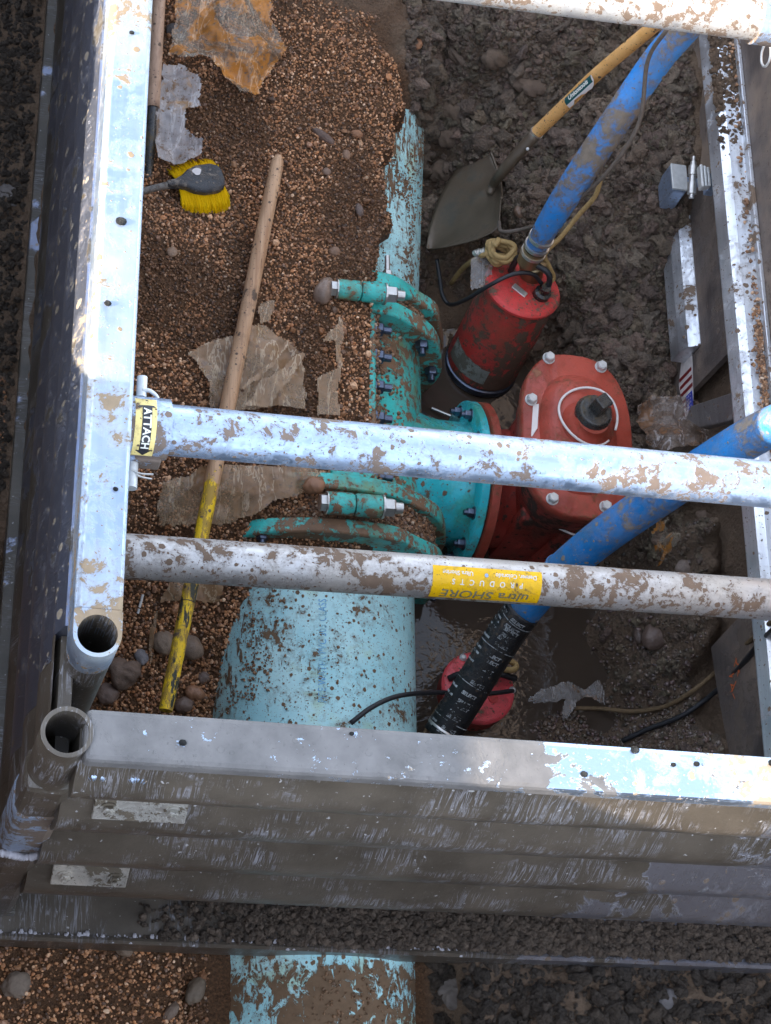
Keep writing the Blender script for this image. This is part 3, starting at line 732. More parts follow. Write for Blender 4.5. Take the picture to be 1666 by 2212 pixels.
# ================================================================== SHORING PANELS
def plank_profile(z0, z1, first=False):
    """outline of one plank (distance out from the panel plane, height): upper face slopes out, rounds over to an upright lip"""
    h = z0 - z1
    if first:
        return [(-.050, z0), (.024, z0), (.036, z0 - h * .20), (.050, z0 - h * .38), (.060, z0 - h * .50), (.066, z0 - h * .60), (.0675, z0 - h * .70), (.0645, z0 - h * .86), (.060, z1 + .008), (.054, z1 + .002), (-.050, z1 + .002)]
    return [(-.050, z0 + .002), (-.036, z0 - .002), (.0, z0 - h * .20), (.036, z0 - h * .40), (.055, z0 - h * .51), (.064, z0 - h * .58), (.0675, z0 - h * .64), (.066, z0 - h * .72), (.061, z0 - h * .84), (.052, z1 + .012), (.046, z1 + .002), (-.050, z1 + .002)]
LIPS = [1.545, 1.395, 1.07, .735, .395]
TOP = 1.6
def rail_box(x0, x1, y0, y1, z0, z1): return box(((x0 + x1) / 2, (y0 + y1) / 2, (z0 + z1) / 2), (x1 - x0, y1 - y0, z1 - z0))
# --- near panel (end of the shield)
pn = thing('shoring_panel', 'muddy ribbed aluminium end panel nearest the viewer, clay coated rail on top', 'trench panel', (0, 0, 0))
add('top_rail', rail_box(.034, 3.2, -.05, .05, 1.547, 1.6), M['near_rail'], pn, bevel=.011)
for i in range(4):
    pr_ = [(-.012 - q, z) for q, z in plank_profile(LIPS[i], LIPS[i + 1], i == 0)]
    add('plank', prism(pr_, 'x', .03, 3.2), M['planks_near'], pn, smooth=True, auto=32)
add('back_sheet', rail_box(.04, 3.2, .040, .050, .0, 1.545), M['planks_near'], pn)
# toe ledge with its weathered lip
add('bottom_rail', merge(rail_box(-.05, 3.2, -.095, .039, -.06, .03), prism([(-.112, -.07), (-.096, -.07), (-.096, .038), (-.104, .042), (-.112, .034)], 'x', -.06, 3.2)), M['planks_near'], pn)
cr = []
for _ in range(330):
    xx = -.05 + 1.35 * rnd.random() ** 1.15; s = .0015 + .007 * rnd.random() ** 3
    cr.append(((ICO * np.array([s, s * 1.3, s * .5])) + np.array([xx, -.100 + .016 * (rnd.random() - .3), .036]), ICF.tolist()))
add('crust', merge(*cr), M['crust'], pn)['kind'] = 'stuff'
# dirt lying on the ledge
x = .3 + RS.rand(9000) * 2.4; y = -.094 + RS.rand(9000) * .10
k = RS.rand(9000) < sm(x, .3, 1.0); x, y = x[k], y[k]
Pq = np.stack([x, y, np.full(len(x), .032)], 1); Sq = .004 + .010 * RS.rand(len(x)) ** 3; Pq[:, 2] += Sq * .5
dirt = scatter('ledge_dirt', Pq, Sq, np.array((.17, .125, .09))[None] * (.6 + .7 * RS.rand(len(x), 1)), M['clods'], (ICO2, ICF2), .2, .8, True, .4)
dirt.parent = pn
def post(parent, cx, cy, z0, mat, zt=1.604, ro=.045, ri=.0375):
    add('post', ringtube((cx, cy, z0), (cx, cy, zt), ro, ri, 40), mat, parent, smooth=True, auto=40)
    add('dark_hole_disc', cyl((cx, cy, zt - .34), (cx, cy, zt - .33), ri), M['black_iron'], parent)  # black disc added down the open tube, standing for the hole's darkness
post(pn, 0, 0, -.08, M['planks_near'], ro=.049, ri=.0405)
add('corner_column', rail_box(-.052, .046, -.052, .040, -.06, 1.36), M['planks_near'], pn, bevel=.022)
add('weld_bead', tube([(-.052 + .108 * t, -.056 - .004 * math.sin(math.pi * t), .80 + .008 * math.sin(9 * t)) for t in np.linspace(0, 1, 9)], .009, 8, wob=.5), M['crust'], pn, smooth=True)
add('sleeve', rail_box(-.055, .049, -.055, .043, .80, 1.16), M['alu_right'], pn, bevel=.022)
M['bracket_dirty'] = mat_alu('crusted_bracket', .50, seed=4.4, rough=.4, film=.8, base=(.62, .60, .55), scale=14, mud=(.10, .08, .055))
SL = R(27)
for zc, xa, xb_ in ((1.272, .095, .285), (.603, .085, .262)):
    yb = -.047; nv = np.array([0, -math.cos(SL), math.sin(SL)])
    rt = [[1, 0, 0], [0, math.cos(SL), -math.sin(SL)], [0, math.sin(SL), math.cos(SL)]]
    rt = np.array([[1, 0, 0], [0, math.cos(SL), math.sin(SL) * -1], [0, math.sin(SL), math.cos(SL)]])
    ctr = np.array([(xa + xb_) / 2, yb, zc]) + nv * .004
    up_ = np.array([0, math.sin(SL), math.cos(SL)])
    e_x = np.array([1.0, 0, 0]); Rm_ = np.stack([e_x, nv, up_], 1)
    bp = add('bolt_plate', box(ctr, (xb_ - xa, .012, .080), rot=Rm_), M['bracket_dirty'], pn, bevel=.002)
    for q in (xa + .03, xb_ - .03):
        c_ = np.array([q, yb, zc]) + nv * .009 - up_ * .004
        add('bolt', merge(cyl(c_, c_ + nv * .004, .0185), hexnut(c_ + nv * .004, nv, .0135, .010), cyl(c_ + nv * .014, c_ + nv * .020, .007)), M['bracket_dirty'], bp)
add('weld_run', tube([(.055 + .13 * t, -.048, 1.488 + .008 * math.sin(11 * t)) for t in np.linspace(0, 1, 10)], .011, 8, wob=.6), M['alu_near'], pn, smooth=True)
# mud lumps stuck on the rail
for i, (px, py, s) in enumerate([(1372, 1620, .010), (1855 * .9, 1648, .010), (395, 1604, .008), (1505, 1650, .007), (1262, 1672, .008), (1455, 1652, .006), (760, 1585, .005)]):
    p = at(px, py, 1.602); add('mud_lump', (ICO2 * np.array([s, s * .8, s * .55]) * (1 + .2 * (RS.rand(len(ICO2), 1) - .5)) + p, ICF2.tolist()), M['clods'], pn, smooth=True)

# --- left panel
pl = thing('shoring_panel', 'long left side panel with bright sunlit top rail and dark blue ribbed planking', 'trench panel', (.04, .2, 0))
lb = np.array([.04, .2, 0])
add('top_rail', prism([(0, 1.49), (.093, 1.49), (.093, 1.592), (.085, 1.6), (.012, 1.6), (.0, 1.588)], 'y', .247, 3.9), M['alu_left'], pl, bevel=.003)
LL = [1.49, 1.385, 1.055, .72, .385, .07]
for i in range(5):
    pr_ = [(.004 - q * .36, z) for q, z in plank_profile(LL[i], LL[i + 1], i == 0)]
    add('plank', prism(pr_, 'y', .246, 3.9), M['planks_left'], pl, smooth=True, auto=32)
    add('corner_plank', prism([(a_, b_ - (.06 if i == 0 and b_ > 1.45 else 0)) for a_, b_ in pr_], 'y', -.03, .245), M['planks_near'], pl, smooth=True, auto=32)
add('back_sheet', rail_box(.024, .034, .26, 3.9, -.35, 1.49), M['planks_left'], pl)
add('bottom_rail', rail_box(-.045, .05, -.05, 3.9, -.08, .065), M['planks_left'], pl, bevel=.004)
post(pl, .0465, .197, -.08, M['planks_near'], 1.598, .0455, .0385)
def rail_end(par, cx, cy, r, hole, z0, z1, ext, axis, mat, name='rail_end'):
    n = 56; rin = []; rout = []
    for k in range(n):
        a = 2 * math.pi * k / n; c_, s_ = math.cos(a), math.sin(a)
        rin.append((cx + hole * c_, cy + hole * s_))
        g_ = s_ if axis == 'y' else c_
        if g_ > 0:                                   # square towards the rail
            m_ = min(r / max(abs(c_), 1e-6), ext / max(abs(s_), 1e-6)) if axis == 'y' else min(ext / max(abs(c_), 1e-6), r / max(abs(s_), 1e-6))
            rout.append((cx + m_ * c_, cy + m_ * s_))
        else: rout.append((cx + r * c_, cy + r * s_))
    V = [(a_, b_, z) for z in (z1, z0) for L_ in (rin, rout) for a_, b_ in L_]
    F = []
    for k in range(n):
        q = (k + 1) % n
        F += [[k, q, n + q, n + k], [2 * n + k, 3 * n + k, 3 * n + q, 2 * n + q], [n + k, n + q, 3 * n + q, 3 * n + k], [k, 2 * n + k, 2 * n + q, q]]
    return add(name, (np.array(V), F), mat, par, smooth=True, auto=35)
rail_end(pl, .0465, .197, .0465, .0385, 1.49, 1.6, .05, 'y', M['alu_left'])
add('connecting_web', rail_box(.01, .07, .04, .155, .02, 1.20), M['planks_near'], pl, bevel=.01)
p = on(282, 870, 'x', .03)
for px, py, s in [(262, 478, .012), (250, 1600 * .66, .006), (233, 655, .008), (285, 70, .006)]:
    p = at(px, py, 1.602); add('mud_lump', (ICO2 * np.array([s, s * .8, s * .55]) * (1 + .2 * (RS.rand(len(ICO2), 1) - .5)) + p, ICF2.tolist()), M['clods'], pl, smooth=True)

# --- right panel
pr_t = thing('shoring_panel', 'right side panel seen from inside, flat grey sheet crossed by a muddy bright rail', 'trench panel', (1.93, .3, .0))
M['alu_right'] = mat_alu('aluminium_right_wall', .42, seed=8.2, rough=.45, film=.5, base=(.42, .41, .41), along='y', mud=(.15, .105, .07), spots=.7)
MR = M['alu_right']
M['grey_sheet'] = mat_alu('dull_grey_sheet', .42, seed=6, rough=.55, film=1.0, base=(.24, .205, .19), along='y', mud=(.12, .09, .07), scale=5, spots=.6)
M['rail_right'] = mat_alu('muddy_middle_rail', .36, seed=9.4, rough=.32, film=.3, base=(.80, .83, .88), along='y', mud=(.16, .11, .075), scale=7, spots=.9)
add('top_rail', rail_box(2.08, 2.18, .06, 4.6, 1.49, 1.6), MR, pr_t, bevel=.012)
add('upper_sheet', rail_box(2.155, 2.175, .06, 4.6, .46, 1.49), M['grey_sheet'], pr_t)
def cut(px1, px2, y, x): return on(px1, y, 'x', x)
add('middle_rail', prism([(2.064, .372), (2.175, .372), (2.175, .462), (2.155, .465), (2.096, .450), (2.074, .432), (2.060, .385)], 'y', .06, 4.6), M['rail_right'], pr_t, bevel=.004)
add('rail_lip', rail_box(2.140, 2.154, .06, 4.6, .464, .488), M['rail_right'], pr_t, bevel=.003)
add('upper_rib', rail_box(2.115, 2.155, .06, 4.6, .76, .84), M['grey_sheet'], pr_t, bevel=.012)
add('lower_sheet', rail_box(2.145, 2.165, 1.78, 4.6, -.40, .372), M['grey_sheet'], pr_t)
add('lower_edge_rail', prism([(2.094, -.09), (2.145, -.09), (2.145, .045), (2.108, .022), (2.094, -.02)], 'y', 1.90, 4.6), M['rail_right'], pr_t, bevel=.004)
e1 = [on(*q, 'x', 2.12) for q in ((1500, 878), (1598, 846), (1606, 905), (1520, 925), (1490, 905))]
add('end_plate', prism([(q[1], q[2]) for q in e1], 'x', 2.106, 2.144), MR, pr_t, bevel=.004)
e2 = [on(*q, 'x', 2.145) for q in ((1592, 1338), (1536, 1398), (1548, 1480), (1585, 1680))]
add('lower_sheet', prism([(q[1], q[2]) for q in e2] + [(.06, e2[-1][2] - .1), (.06, .34), (e2[0][1], .34)], 'x', 2.145, 2.165), M['grey_sheet'], pr_t)
# gravel caught on the middle rail
ga, gb = on(1640, 790, 'z', .465), on(1640, 700, 'z', .465)
pts = []
for _ in range(420):
    yy = rnd.choice([rnd.gauss(ga[1], .16), rnd.gauss(ga[1], .10), rnd.uniform(1.5, 3.4)])
    pts.append((2.135 - abs(rnd.gauss(0, .012)), yy, .470))
pts = np.array(pts); Sg = .004 + .004 * RS.rand(len(pts))
g2 = scatter('rail_gravel', pts, Sg, pal[RS.choice(len(pal), len(pts), p=wts / wts.sum())] * 1.7, M['pebbles'])
g2.data.transform(Matrix.Translation((-1.93, -.3, 0))); g2.parent = pr_t
x = 2.068 + RS.rand(2400) * .085; y = 2.35 + RS.rand(2400) * .95; k = RS.rand(2400) < sm(y, 2.35, 2.75) * .95; x, y = x[k], y[k]
g3 = scatter('rail_mud', np.stack([x, y, .437 + .3 * (x - 2.068)], 1), .005 + .008 * RS.rand(len(x)) ** 2, np.array((.20, .13, .08))[None] * (.7 + .6 * RS.rand(len(x), 1)), M['clods'], (ICO2, ICF2), .2, .6, True, .4)
g3.data.transform(Matrix.Translation((-1.93, -.3, 0))); g3.parent = pr_t
# flag sticker and scrawled marks on the lower sheet
fu, fv = np.array([0, -1.0, 0]), np.array([0, 0, 1.0])
def flat_poly(pts): return np.array([(a, b, 0) for a, b in pts], float), [list(range(len(pts)))]
fc = on(1485, 838, 'x', 2.1435)
def fl(name, pts, mat, off, par): return add(name, plane(flat_poly([(1.1 * a, 1.1 * b) for a, b in pts]), fc, fu, fv, -off), mat, par)
stk = fl('flag_sticker', [(-.118, .005), (-.098, -.028), (-.035, -.055), (.005, -.047), (.052, -.028), (.103, -.02), (.098, .02), (.05, .037), (-.06, .052), (-.105, .052)], M['ink_flagwhite'], -.001, pr_t)
def pq(u0, u1, v0, v1): return [(u0, v0), (u1, v0), (u1, v1), (u0, v1)]
for k in range(3): fl('stripe', pq(-.052 + k * .026, -.040 + k * .026, -.047, .040), M['ink_flagred'], -.0018, stk)
fl('canton', pq(.024, .080, -.012, .034), M['ink_flagblue'], -.0018, stk)
for k in range(3): fl('stripe', pq(.028 + k * .02, .038 + k * .02, -.036, -.012), M['ink_flagred'], -.0018, stk)
star = []
for k in range(10):
    a = math.pi * k / 5; q = .0045 if k % 2 == 0 else .0018; star.append((q * math.cos(a), q * math.sin(a)))
sts = [plane(flat_poly([(1.1 * (a + u), 1.1 * (b + v)) for a, b in star]), fc, fu, fv, .0024) for u in (.032, .044, .056, .068) for v in (-.004, .008, .020)]
add('stars', merge(*sts), M['ink_flagwhite'], stk)
om = []
for k in range(14):
    a = rnd.random() * 3; c = np.array([rnd.gauss(0, .018), rnd.gauss(0, .010)]) + (np.array([0, 0]) if k < 7 else np.array([.055, -.03]))
    d = np.array([math.cos(a), math.sin(a)]) * .012; nn = np.array([-d[1], d[0]]) * .16
    om.append(plane(flat_poly([tuple(c - d - nn), tuple(c + d - nn), tuple(c + d + nn), tuple(c - d + nn)]), on(1592, 1440, 'x', 2.1445), fu, fv, .0012 + .0001 * k))
add('orange_marks', merge(*om), M['orange_mark'], pr_t)

# ================================================================== CROSS TUBES
def bar(label, p0, p1, r, mat, extra=None, collar=None):
    t = thing('spreader_bar', label, 'cross tube', p0)
    add('tube', ringtube(p0, p1, r, r * .86, 48), mat, t, smooth=True, auto=40)
    return t
s1a, s1b = np.array([.10, .683, 1.505]), np.array([2.08, .728, 1.494])
b1 = bar('upper silver cross tube splashed with mud, yellow arrow label at its left end', s1a, s1b, .0535, M['alu_bar'])
d1 = (s1b - s1a) / np.linalg.norm(s1b - s1a)
add('collar', ringtube(s1a - d1 * .004, s1a + d1 * .078, .0635, .054, 48), M['alu_bar'], b1, smooth=True, auto=40)
add('collar_foot', box(s1a + d1 * .035 + np.array([0, -.055, -.03]), (.07, .03, .045)), M['alu_bar'], b1, bevel=.004)
toc = CAM - (s1a + d1 * .03)
lab = add('arrow_label', wrap(grid_uv(.002, .046, -.073, .070, 1, 16), s1a, d1, toc, .0643), M['yellow_pale'], b1, smooth=True)
add('arrow', merge(wrap(grid_uv(.016, .036, -.05, .055, 1, 12), s1a, d1, toc, .0649),
    wrap(([(.008, .052, 0), (.044, .048, 0), (.026, .068, 0), (.026, .052, 0)], [[0, 3, 2], [3, 1, 2]]), s1a, d1, toc, .0650),
    wrap(([(.006, -.045, 0), (.044, -.046, 0), (.026, -.070, 0), (.026, -.046, 0)], [[0, 3, 2], [3, 1, 2]]), s1a, d1, toc, .0650)), M['ink'], lab)
tv, tf = text_shape('ATTACH', .0225, 1.02, .0006); tv = np.stack([tv[:, 1] + .026, tv[:, 0] + .002, tv[:, 2]], 1)
add('lettering', wrap((tv, tf), s1a, d1, toc, .0655), M['ink_white'], lab)
add('pin', cyl(s1a + np.array([.018, .058, .02]), s1a + np.array([.018, .105, .02]), .011), M['zinc_matt'], b1, smooth=True, auto=40)
add('pin', cyl(s1a + np.array([.012, -.058, -.03]), s1a + np.array([.012, -.125, -.03]), .013), M['zinc_matt'], b1, smooth=True, auto=40)
add('retaining_clip', tube([s1a + np.array(q) for q in ((.018, .072, .028), (.034, .072, .028), (.05, .064, .02), (.058, .055, .0))], .0045, 8), M['zinc_matt'], b1, smooth=True)
add('cotter', merge(tube([s1a + np.array(q) for q in ((.01, -.09, -.018), (.03, -.096, -.016), (.055, -.094, -.018))], .0022, 6), tube([s1a + np.array(q) for q in ((.01, -.09, -.02), (.03, -.101, -.02), (.053, -.102, -.024))], .0022, 6)), M['steel'], b1)
s2a, s2b = np.array([.09, .612, .955]), np.array([2.15, .669, .944])
b2 = bar('lower cross tube caked with brown mud at its left half, yellow sticker', s2a, s2b, .053, M['alu_bar2'])
d2 = (s2b - s2a) / np.linalg.norm(s2b - s2a)
c0 = on(1033, 1258, 'y', .640); ux = (c0 - s2a) @ d2; cc = s2a + d2 * ux
toc2 = CAM - cc; toc2 = toc2 + np.array([0, -.9, -.3])
HW = .139
sk = add('sticker', wrap(grid_uv(-HW, HW, -.042, .047, 12, 12), cc, d2, toc2, .0536), M['yellow_label'], b2, smooth=True)
def lab_text(body, size, v, m, sp=1.0, bold=0.0, u=0.0, sx=1.0, shear=0.0, nm='lettering'):
    tv, tf = text_shape(body, size, sp, bold, shear); tv = np.stack([-tv[:, 0] * sx + u, tv[:, 1] - v, tv[:, 2]], 1)
    add(nm, wrap((tv, tf), cc, d2, toc2, .0543), m, sk)
lab_text('ultra SHORE', .034, -.028, M['ink_olive'], 1.0, .0003, sx=1.26, shear=.1)
lab_text('PRODUCTS', .019, .0045, M['ink_white'], 2.45, .0004, sx=.93)
lab_text('Denver, Colorado', .0155, .026, M['ink_white'], 1.0, .0003, u=.072, sx=.92)
lab_text('Ultra Shoring', .0155, .026, M['ink_white'], 1.0, .0003, u=-.076, sx=.92)
add('sticker_hole', wrap(flat_poly([(-.004 + .005 * math.cos(a), -.024 + .005 * math.sin(a)) for a in np.linspace(0, 6.28, 13)[:-1]]), cc, d2, toc2, .0546), M['alu_clean'], sk)
s3a, s3b = np.array([.10, 1.945, 1.49]), np.array([2.08, 2.027, 1.523])
b3 = bar('far cross tube crossing the upper right corner, warm mud film along its top', s3a, s3b, .056, M['alu_bar2'])
d3 = (s3b - s3a) / np.linalg.norm(s3b - s3a); q3 = on(1632, 40, 'y', 2.0); q3 = s3a + d3 * ((q3 - s3a) @ d3)
add('collar', ringtube(q3, q3 + d3 * .22, .0655, .056, 48), M['alu_bar'], b3, smooth=True, auto=40)
kr = on(1655, 118, 'x', 1.95)
add('clip_ring', tube([kr + np.array([0, .030 * math.cos(a) * 1.2, .03 * math.sin(a)]) for a in np.linspace(0, 2 * math.pi, 17)], .004, 8, sm_=0), M['zinc_matt'], b3, smooth=True)

# ================================================================== WATER MAIN AND TAPPING SLEEVE
def pipe_pt(a, r, y): return np.array([PIPE_X + math.sin(a) * r, y, PIPE_Z + math.cos(a) * r])
wm_ = thing('water_main', 'large pale blue plastic pipe running the length of the trench under the panel', 'pipe', (PIPE_X, -1.2, PIPE_Z - PIPE_R))
add('barrel', lathe((PIPE_X, -1.2, PIPE_Z), (0, 1, 0), [(PIPE_R, 0), (PIPE_R, 1.2), (PIPE_R, 2.4), (PIPE_R, 3.02)], 72), M['pvc'], wm_, smooth=True, auto=40)
add('barrel', lathe((PIPE_X + .018, 1.84, PIPE_Z), (.048, 1, 0), [(PIPE_R, 0), (PIPE_R, .6), (PIPE_R, 1.24)], 72), M['pvc'], wm_, smooth=True, auto=40)
tv, tf = text_shape('PIPE WATER PVC 305 CLASS', .034, 1.05, 0)
pc = on(697, 1405, 'z', PIPE_Z + PIPE_R * .985); a0 = math.asin((pc[0] - PIPE_X) / PIPE_R)
V = np.array([pipe_pt(a0 + (-q[1]) / PIPE_R, PIPE_R + .0012, pc[1] + q[0]) for q in tv]); V[:, 1] = pc[1] + tv[:, 0] * .72
add('pipe_print', (V, tf), M['ink_blue'], wm_)

ts = thing('tapping_sleeve', 'teal bolted iron sleeve clamped round the big pipe with a side branch', 'pipe fitting', (PIPE_X, 1.55, PIPE_Z - .36))
T1 = M['teal']
add('shell', lathe((PIPE_X, 1.14, PIPE_Z), (0, 1, 0), [(.350, 0), (.352, .12), (.352, .70), (.350, .80)], 72), T1, ts, smooth=True, auto=40)
def ring(y0, y1, r, lugs, lug_h, name='end_ring', gap=None, mat=T1, amp=.0):
    """split ring with rounded bolt lugs; y runs along the pipe"""
    pts = []
    for k in range(144):
        a = 2 * math.pi * k / 144; rr = r
        for la in lugs:
            d = abs((a - R(la) + math.pi) % (2 * math.pi) - math.pi); rr += lug_h * math.exp(-(d / .17) ** 2)
        pts.append((PIPE_X + math.sin(a) * rr, PIPE_Z + math.cos(a) * rr))
    return add(name, prism(pts, 'y', y0, y1), mat, ts, smooth=True, bevel=.006, auto=35)
LUG = [-75, -35, 22, 52, 84, 116, 150, 180, 215, 250]
ring(1.850, 1.905, .420, LUG, .006)
ring(1.945, 1.992, .420, LUG, .016)
ring(1.232, 1.282, .420, LUG, .006)
ring(1.092, 1.140, .414, LUG, .014)
add('gland_body', lathe((PIPE_X, 1.9, PIPE_Z), (0, 1, 0), [(.388, 0), (.388, .05)], 72), M['teal_dirty'], ts, smooth=True, auto=40)
add('gland_body', lathe((PIPE_X, 1.135, PIPE_Z), (0, 1, 0), [(.386, 0), (.386, .10)], 72), M['teal_dirty'], ts, smooth=True, auto=40)
def bolt(p, ax, r=.017, shank=.03, head=.02, name='bolt', mat='steel_dark', par=None):
    p = np.array(p, float); ax = np.array(ax, float)
    o = add(name, merge(cyl(p - ax * .004, p + ax * .001, r * 1.35, n=20), hexnut(p, ax, r, head), cyl(p + ax * head, p + ax * (head + shank), r * .55, n=14)), M[mat], par or ts)
    return o
def lugpt(a, r, y): return pipe_pt(R(a), r, y)
for a in (50, 78, 112): bolt(lugpt(a, .388, 1.852), (0, -1, 0), .022, .022, .026)
bolt(lugpt(22, .40, 2.003), (0, 1, 0), .016, .055, .018, mat='steel')
bolt(lugpt(62, .385, 2.003), (0, 1, 0), .016, .02, .018, mat='zinc_matt')
bolt(lugpt(-35, .40, 1.102), (0, -1, 0), .018, .01, .02)
bolt(lugpt(84, .385, 1.102), (0, -1, 0), .018, .03, .022)
bolt(lugpt(76, .40, 1.265), (0, 1, 0), .016, .01, .02, mat='zinc_matt')
# lengthwise seam with its row of cross bolts
add('seam_flange', prism([(.985, -.06), (1.030, -.07), (1.030, .062), (1.022, .070), (.985, .066)], 'y', 1.268, 1.85), T1, ts, bevel=.004)
add('seam_flange', prism([(.955, -.05), (.982, -.05), (.982, .052), (.955, .05)], 'y', 1.268, 1.85), T1, ts, bevel=.004)
for yy in (1.812, 1.716, 1.612, 1.505, 1.40, 1.31):
    bolt((1.031, yy, .034), (1, 0, 0), .0235, .026, .028)
# clamp lugs across the split of each end ring
def coupling(p, L, r, lab):
    p = np.array(p, float); d = np.array([1.0, .03, 0]); d /= np.linalg.norm(d)
    c = add('clamp_lug', lathe(p, d, [(r * .93, 0), (r, .008), (r, L * .46), (r * .9, L * .485)], 28), T1, ts, smooth=True, auto=40)
    c2 = add('clamp_lug', lathe(p + d * L * .515, d, [(r * .9, 0), (r, .006), (r, L * .47), (r * .93, L * .485)], 28), T1, ts, smooth=True, auto=40)
    add('clamp_bolt', merge(hexnut(p - d * .022, d, r * .78, .022), cyl(p - d * .003, p + d * .0, r * 1.0), cyl(p + d * L, p + d * (L + .006), r * 1.08), hexnut(p + d * (L + .006), d, r * .86, .034), cyl(p + d * (L + .04), p + d * (L + .065), r * .5), cyl(p, p + d * L, r * .4)), M['steel'], ts)
pA = at(706, 1086, .125); coupling(pA, .165, .034, '')
pB = at(728, 624, .125); coupling(pB, .150, .032, '')
add('ring_lug', box((pA[0] + .08, 1.18, .06), (.14, .05, .09)), T1, ts, bevel=.01)
add('ring_lug', box((pB[0] + .09, 1.92, .06), (.14, .05, .09)), T1, ts, bevel=.01)
add('seam_pad', box((.935, 1.30, .055), (.10, .06, .05)), T1, ts, bevel=.008)
# branch
BY, BZ = 1.478, -.33
T2 = M['teal_clean']
add('branch', lathe((1.10, BY, BZ), (1, 0, 0), [(.255, 0), (.235, .12), (.215, .17), (.205, .22), (.205, .30), (.225, .318)], 64), T2, ts, smooth=True, auto=50)
add('branch_flange', lathe((1.408, BY, BZ), (1, 0, 0), [(.272, 0), (.277, .004), (.277, .028), (.272, .032)], 72), T2, ts, smooth=True, auto=40)
for k in range(12):
    a = 2 * math.pi * (k + .5) / 12
    if math.sin(a) > -.35: bolt((1.406, BY + math.cos(a) * .243, BZ + math.sin(a) * .243), (-1, 0, 0), .016, .012, .02)
# ================================================================== GATE VALVE
gv = thing('gate_valve', 'red iron gate valve standing upright, black square nut on its bonnet', 'valve', (1.66, 1.48, -.62))
RI, RD = M['red_iron'], M['red_dark']
add('inlet_flange', lathe((1.446, BY, BZ), (1, 0, 0), [(.270, 0), (.277, .004), (.277, .030), (.270, .034)], 72), M['red_iron'], gv, smooth=True, auto=40)
add('gasket', cyl((1.4405, BY, BZ), (1.4455, BY, BZ), .262, n=48), M['black_iron'], gv)
def superell(cx, cy, hx, hy, n=56, e=2.6):
    out = []
    for k in range(n):
        a = 2 * math.pi * k / n; c, s = math.cos(a), math.sin(a)
        out.append((cx + hx * abs(c) ** (2 / e) * (1 if c > 0 else -1), cy + hy * abs(s) ** (2 / e) * (1 if s > 0 else -1)))
    return out
def loft(rings, cap=True):
    n = len(rings[0][0]); V = []; F = []
    for pts, z in rings: V += [(a, b, z) for a, b in pts]
    for i in range(len(rings) - 1):
        for k in range(n): F.append([i * n + k, i * n + (k + 1) % n, (i + 1) * n + (k + 1) % n, (i + 1) * n + k])
    if cap: F += [list(range(n))[::-1], [(len(rings) - 1) * n + k for k in range(n)]]
    return np.array(V), F
VX, VY = 1.668, 1.492
add('body', merge(loft([(superell(VX, VY, .12, .20), -.62), (superell(VX, VY, .125, .225), -.35), (superell(VX, VY, .125, .235), -.14), (superell(VX, VY, .15, .255), -.06), (superell(VX, VY, .17, .27), .005), (superell(VX, VY, .17, .27), .045)]),
    lathe((1.479, BY, BZ), (1, 0, 0), [(.215, 0), (.195, .04), (.20, .10), (.21, .14)], 40)), RD, gv, smooth=True, auto=50)
add('body_rib', box((1.60, 1.30, -.30), (.10, .05, .40)), RD, gv, bevel=.01)
add('body_rib', box((1.70, 1.265, -.30), (.045, .05, .44)), RD, gv, bevel=.01)
add('bonnet_flange', loft([(superell(VX, VY, .176, .272), .052), (superell(VX, VY, .184, .281), .060), (superell(VX, VY, .184, .281), .096), (superell(VX, VY, .177, .274), .104)]), RI, gv, smooth=True, auto=50)
add('bonnet', loft([(superell(VX, VY, .128, .205, e=2.4), .1045), (superell(VX, VY, .122, .198, e=2.4), .118), (superell(VX, VY, .108, .18, e=2.3), .140), (superell(VX, VY, .085, .145, e=2.2), .155), (superell(VX, VY, .04, .08, e=2), .160)]), RI, gv, smooth=True, auto=60)
add('stuffing_box', lathe((VX + .012, VY + .01, .145), (0, 0, 1), [(.088, 0), (.086, .012), (.062, .03), (.052, .06)], 40), RI, gv, smooth=True, auto=50)
nutc = at(1300, 872, .27)
kn = add('operating_nut', merge(lathe((nutc[0], nutc[1], .175), (0, 0, 1), [(.042, 0), (.058, .012), (.060, .03), (.052, .05), (.030, .052)], 24),
    box((nutc[0] + .004, nutc[1] + .004, .255), (.044, .044, .062), rot=[[.8, -.6, 0], [.6, .8, 0], [0, 0, 1]])), M['black_iron'], gv, bevel=.005)
for px, py in ((1190, 768), (1303, 787), (1152, 858), (1198, 1073), (1313, 1090), (1352, 985)):
    p = at(px, py, .125)
    add('bolt', merge(cyl((p[0], p[1], .104), (p[0], p[1], .107), .020), hexnut((p[0], p[1], .107), (0, 0, 1), .0170, .017), lathe((p[0], p[1], .123), (0, 0, 1), [(.0145, 0), (.012, .003)], 20)), M['zinc_matt'], gv)
p = at(1174, 905, .12)
tg = add('data_plate', prism([(-.019, -.052), (.004, -.060), (.019, -.030), (.019, .055), (-.006, .050), (-.019, .026)], 'z', .1065, .1085), M['ink_flagwhite'], gv, base=np.zeros(3))
tg.location = (p[0] - 1.66, p[1] - 1.48, .62)
tg.rotation_euler = (0, -.3, -.10)
tv, tf = text_shape('AUTAI', .022, 1.0, .0004)
p = at(1262, 942, .13)
add('cast_mark', merge(plane(text_shape('2017', .020, 1.0, .0004), (p[0], p[1], 0.1485), (1, -.06, 0), (.06, 1, 0)), ), RI, gv)
wl_ = []
c = at(1272, 898, .175)
for k in range(25):
    a = R(-20) + R(335) * k / 24; wl_.append((c[0] + .096 * math.cos(a), c[1] + .098 * math.sin(a), .172 + .012 * math.sin(a * 2)))
wire = single('wire_loop', tube(wl_, .0042, 8, sm_=3), M['ink_flagwhite'], 'thin white wire loop lying round the black nut on the red valve', 'wire', smooth=True)
sw = [at(1160, 1082, -.05), at(1175, 1120, -.06), at(1210, 1142, -.06), at(1250, 1158, -.06), at(1280, 1160, -.06)]
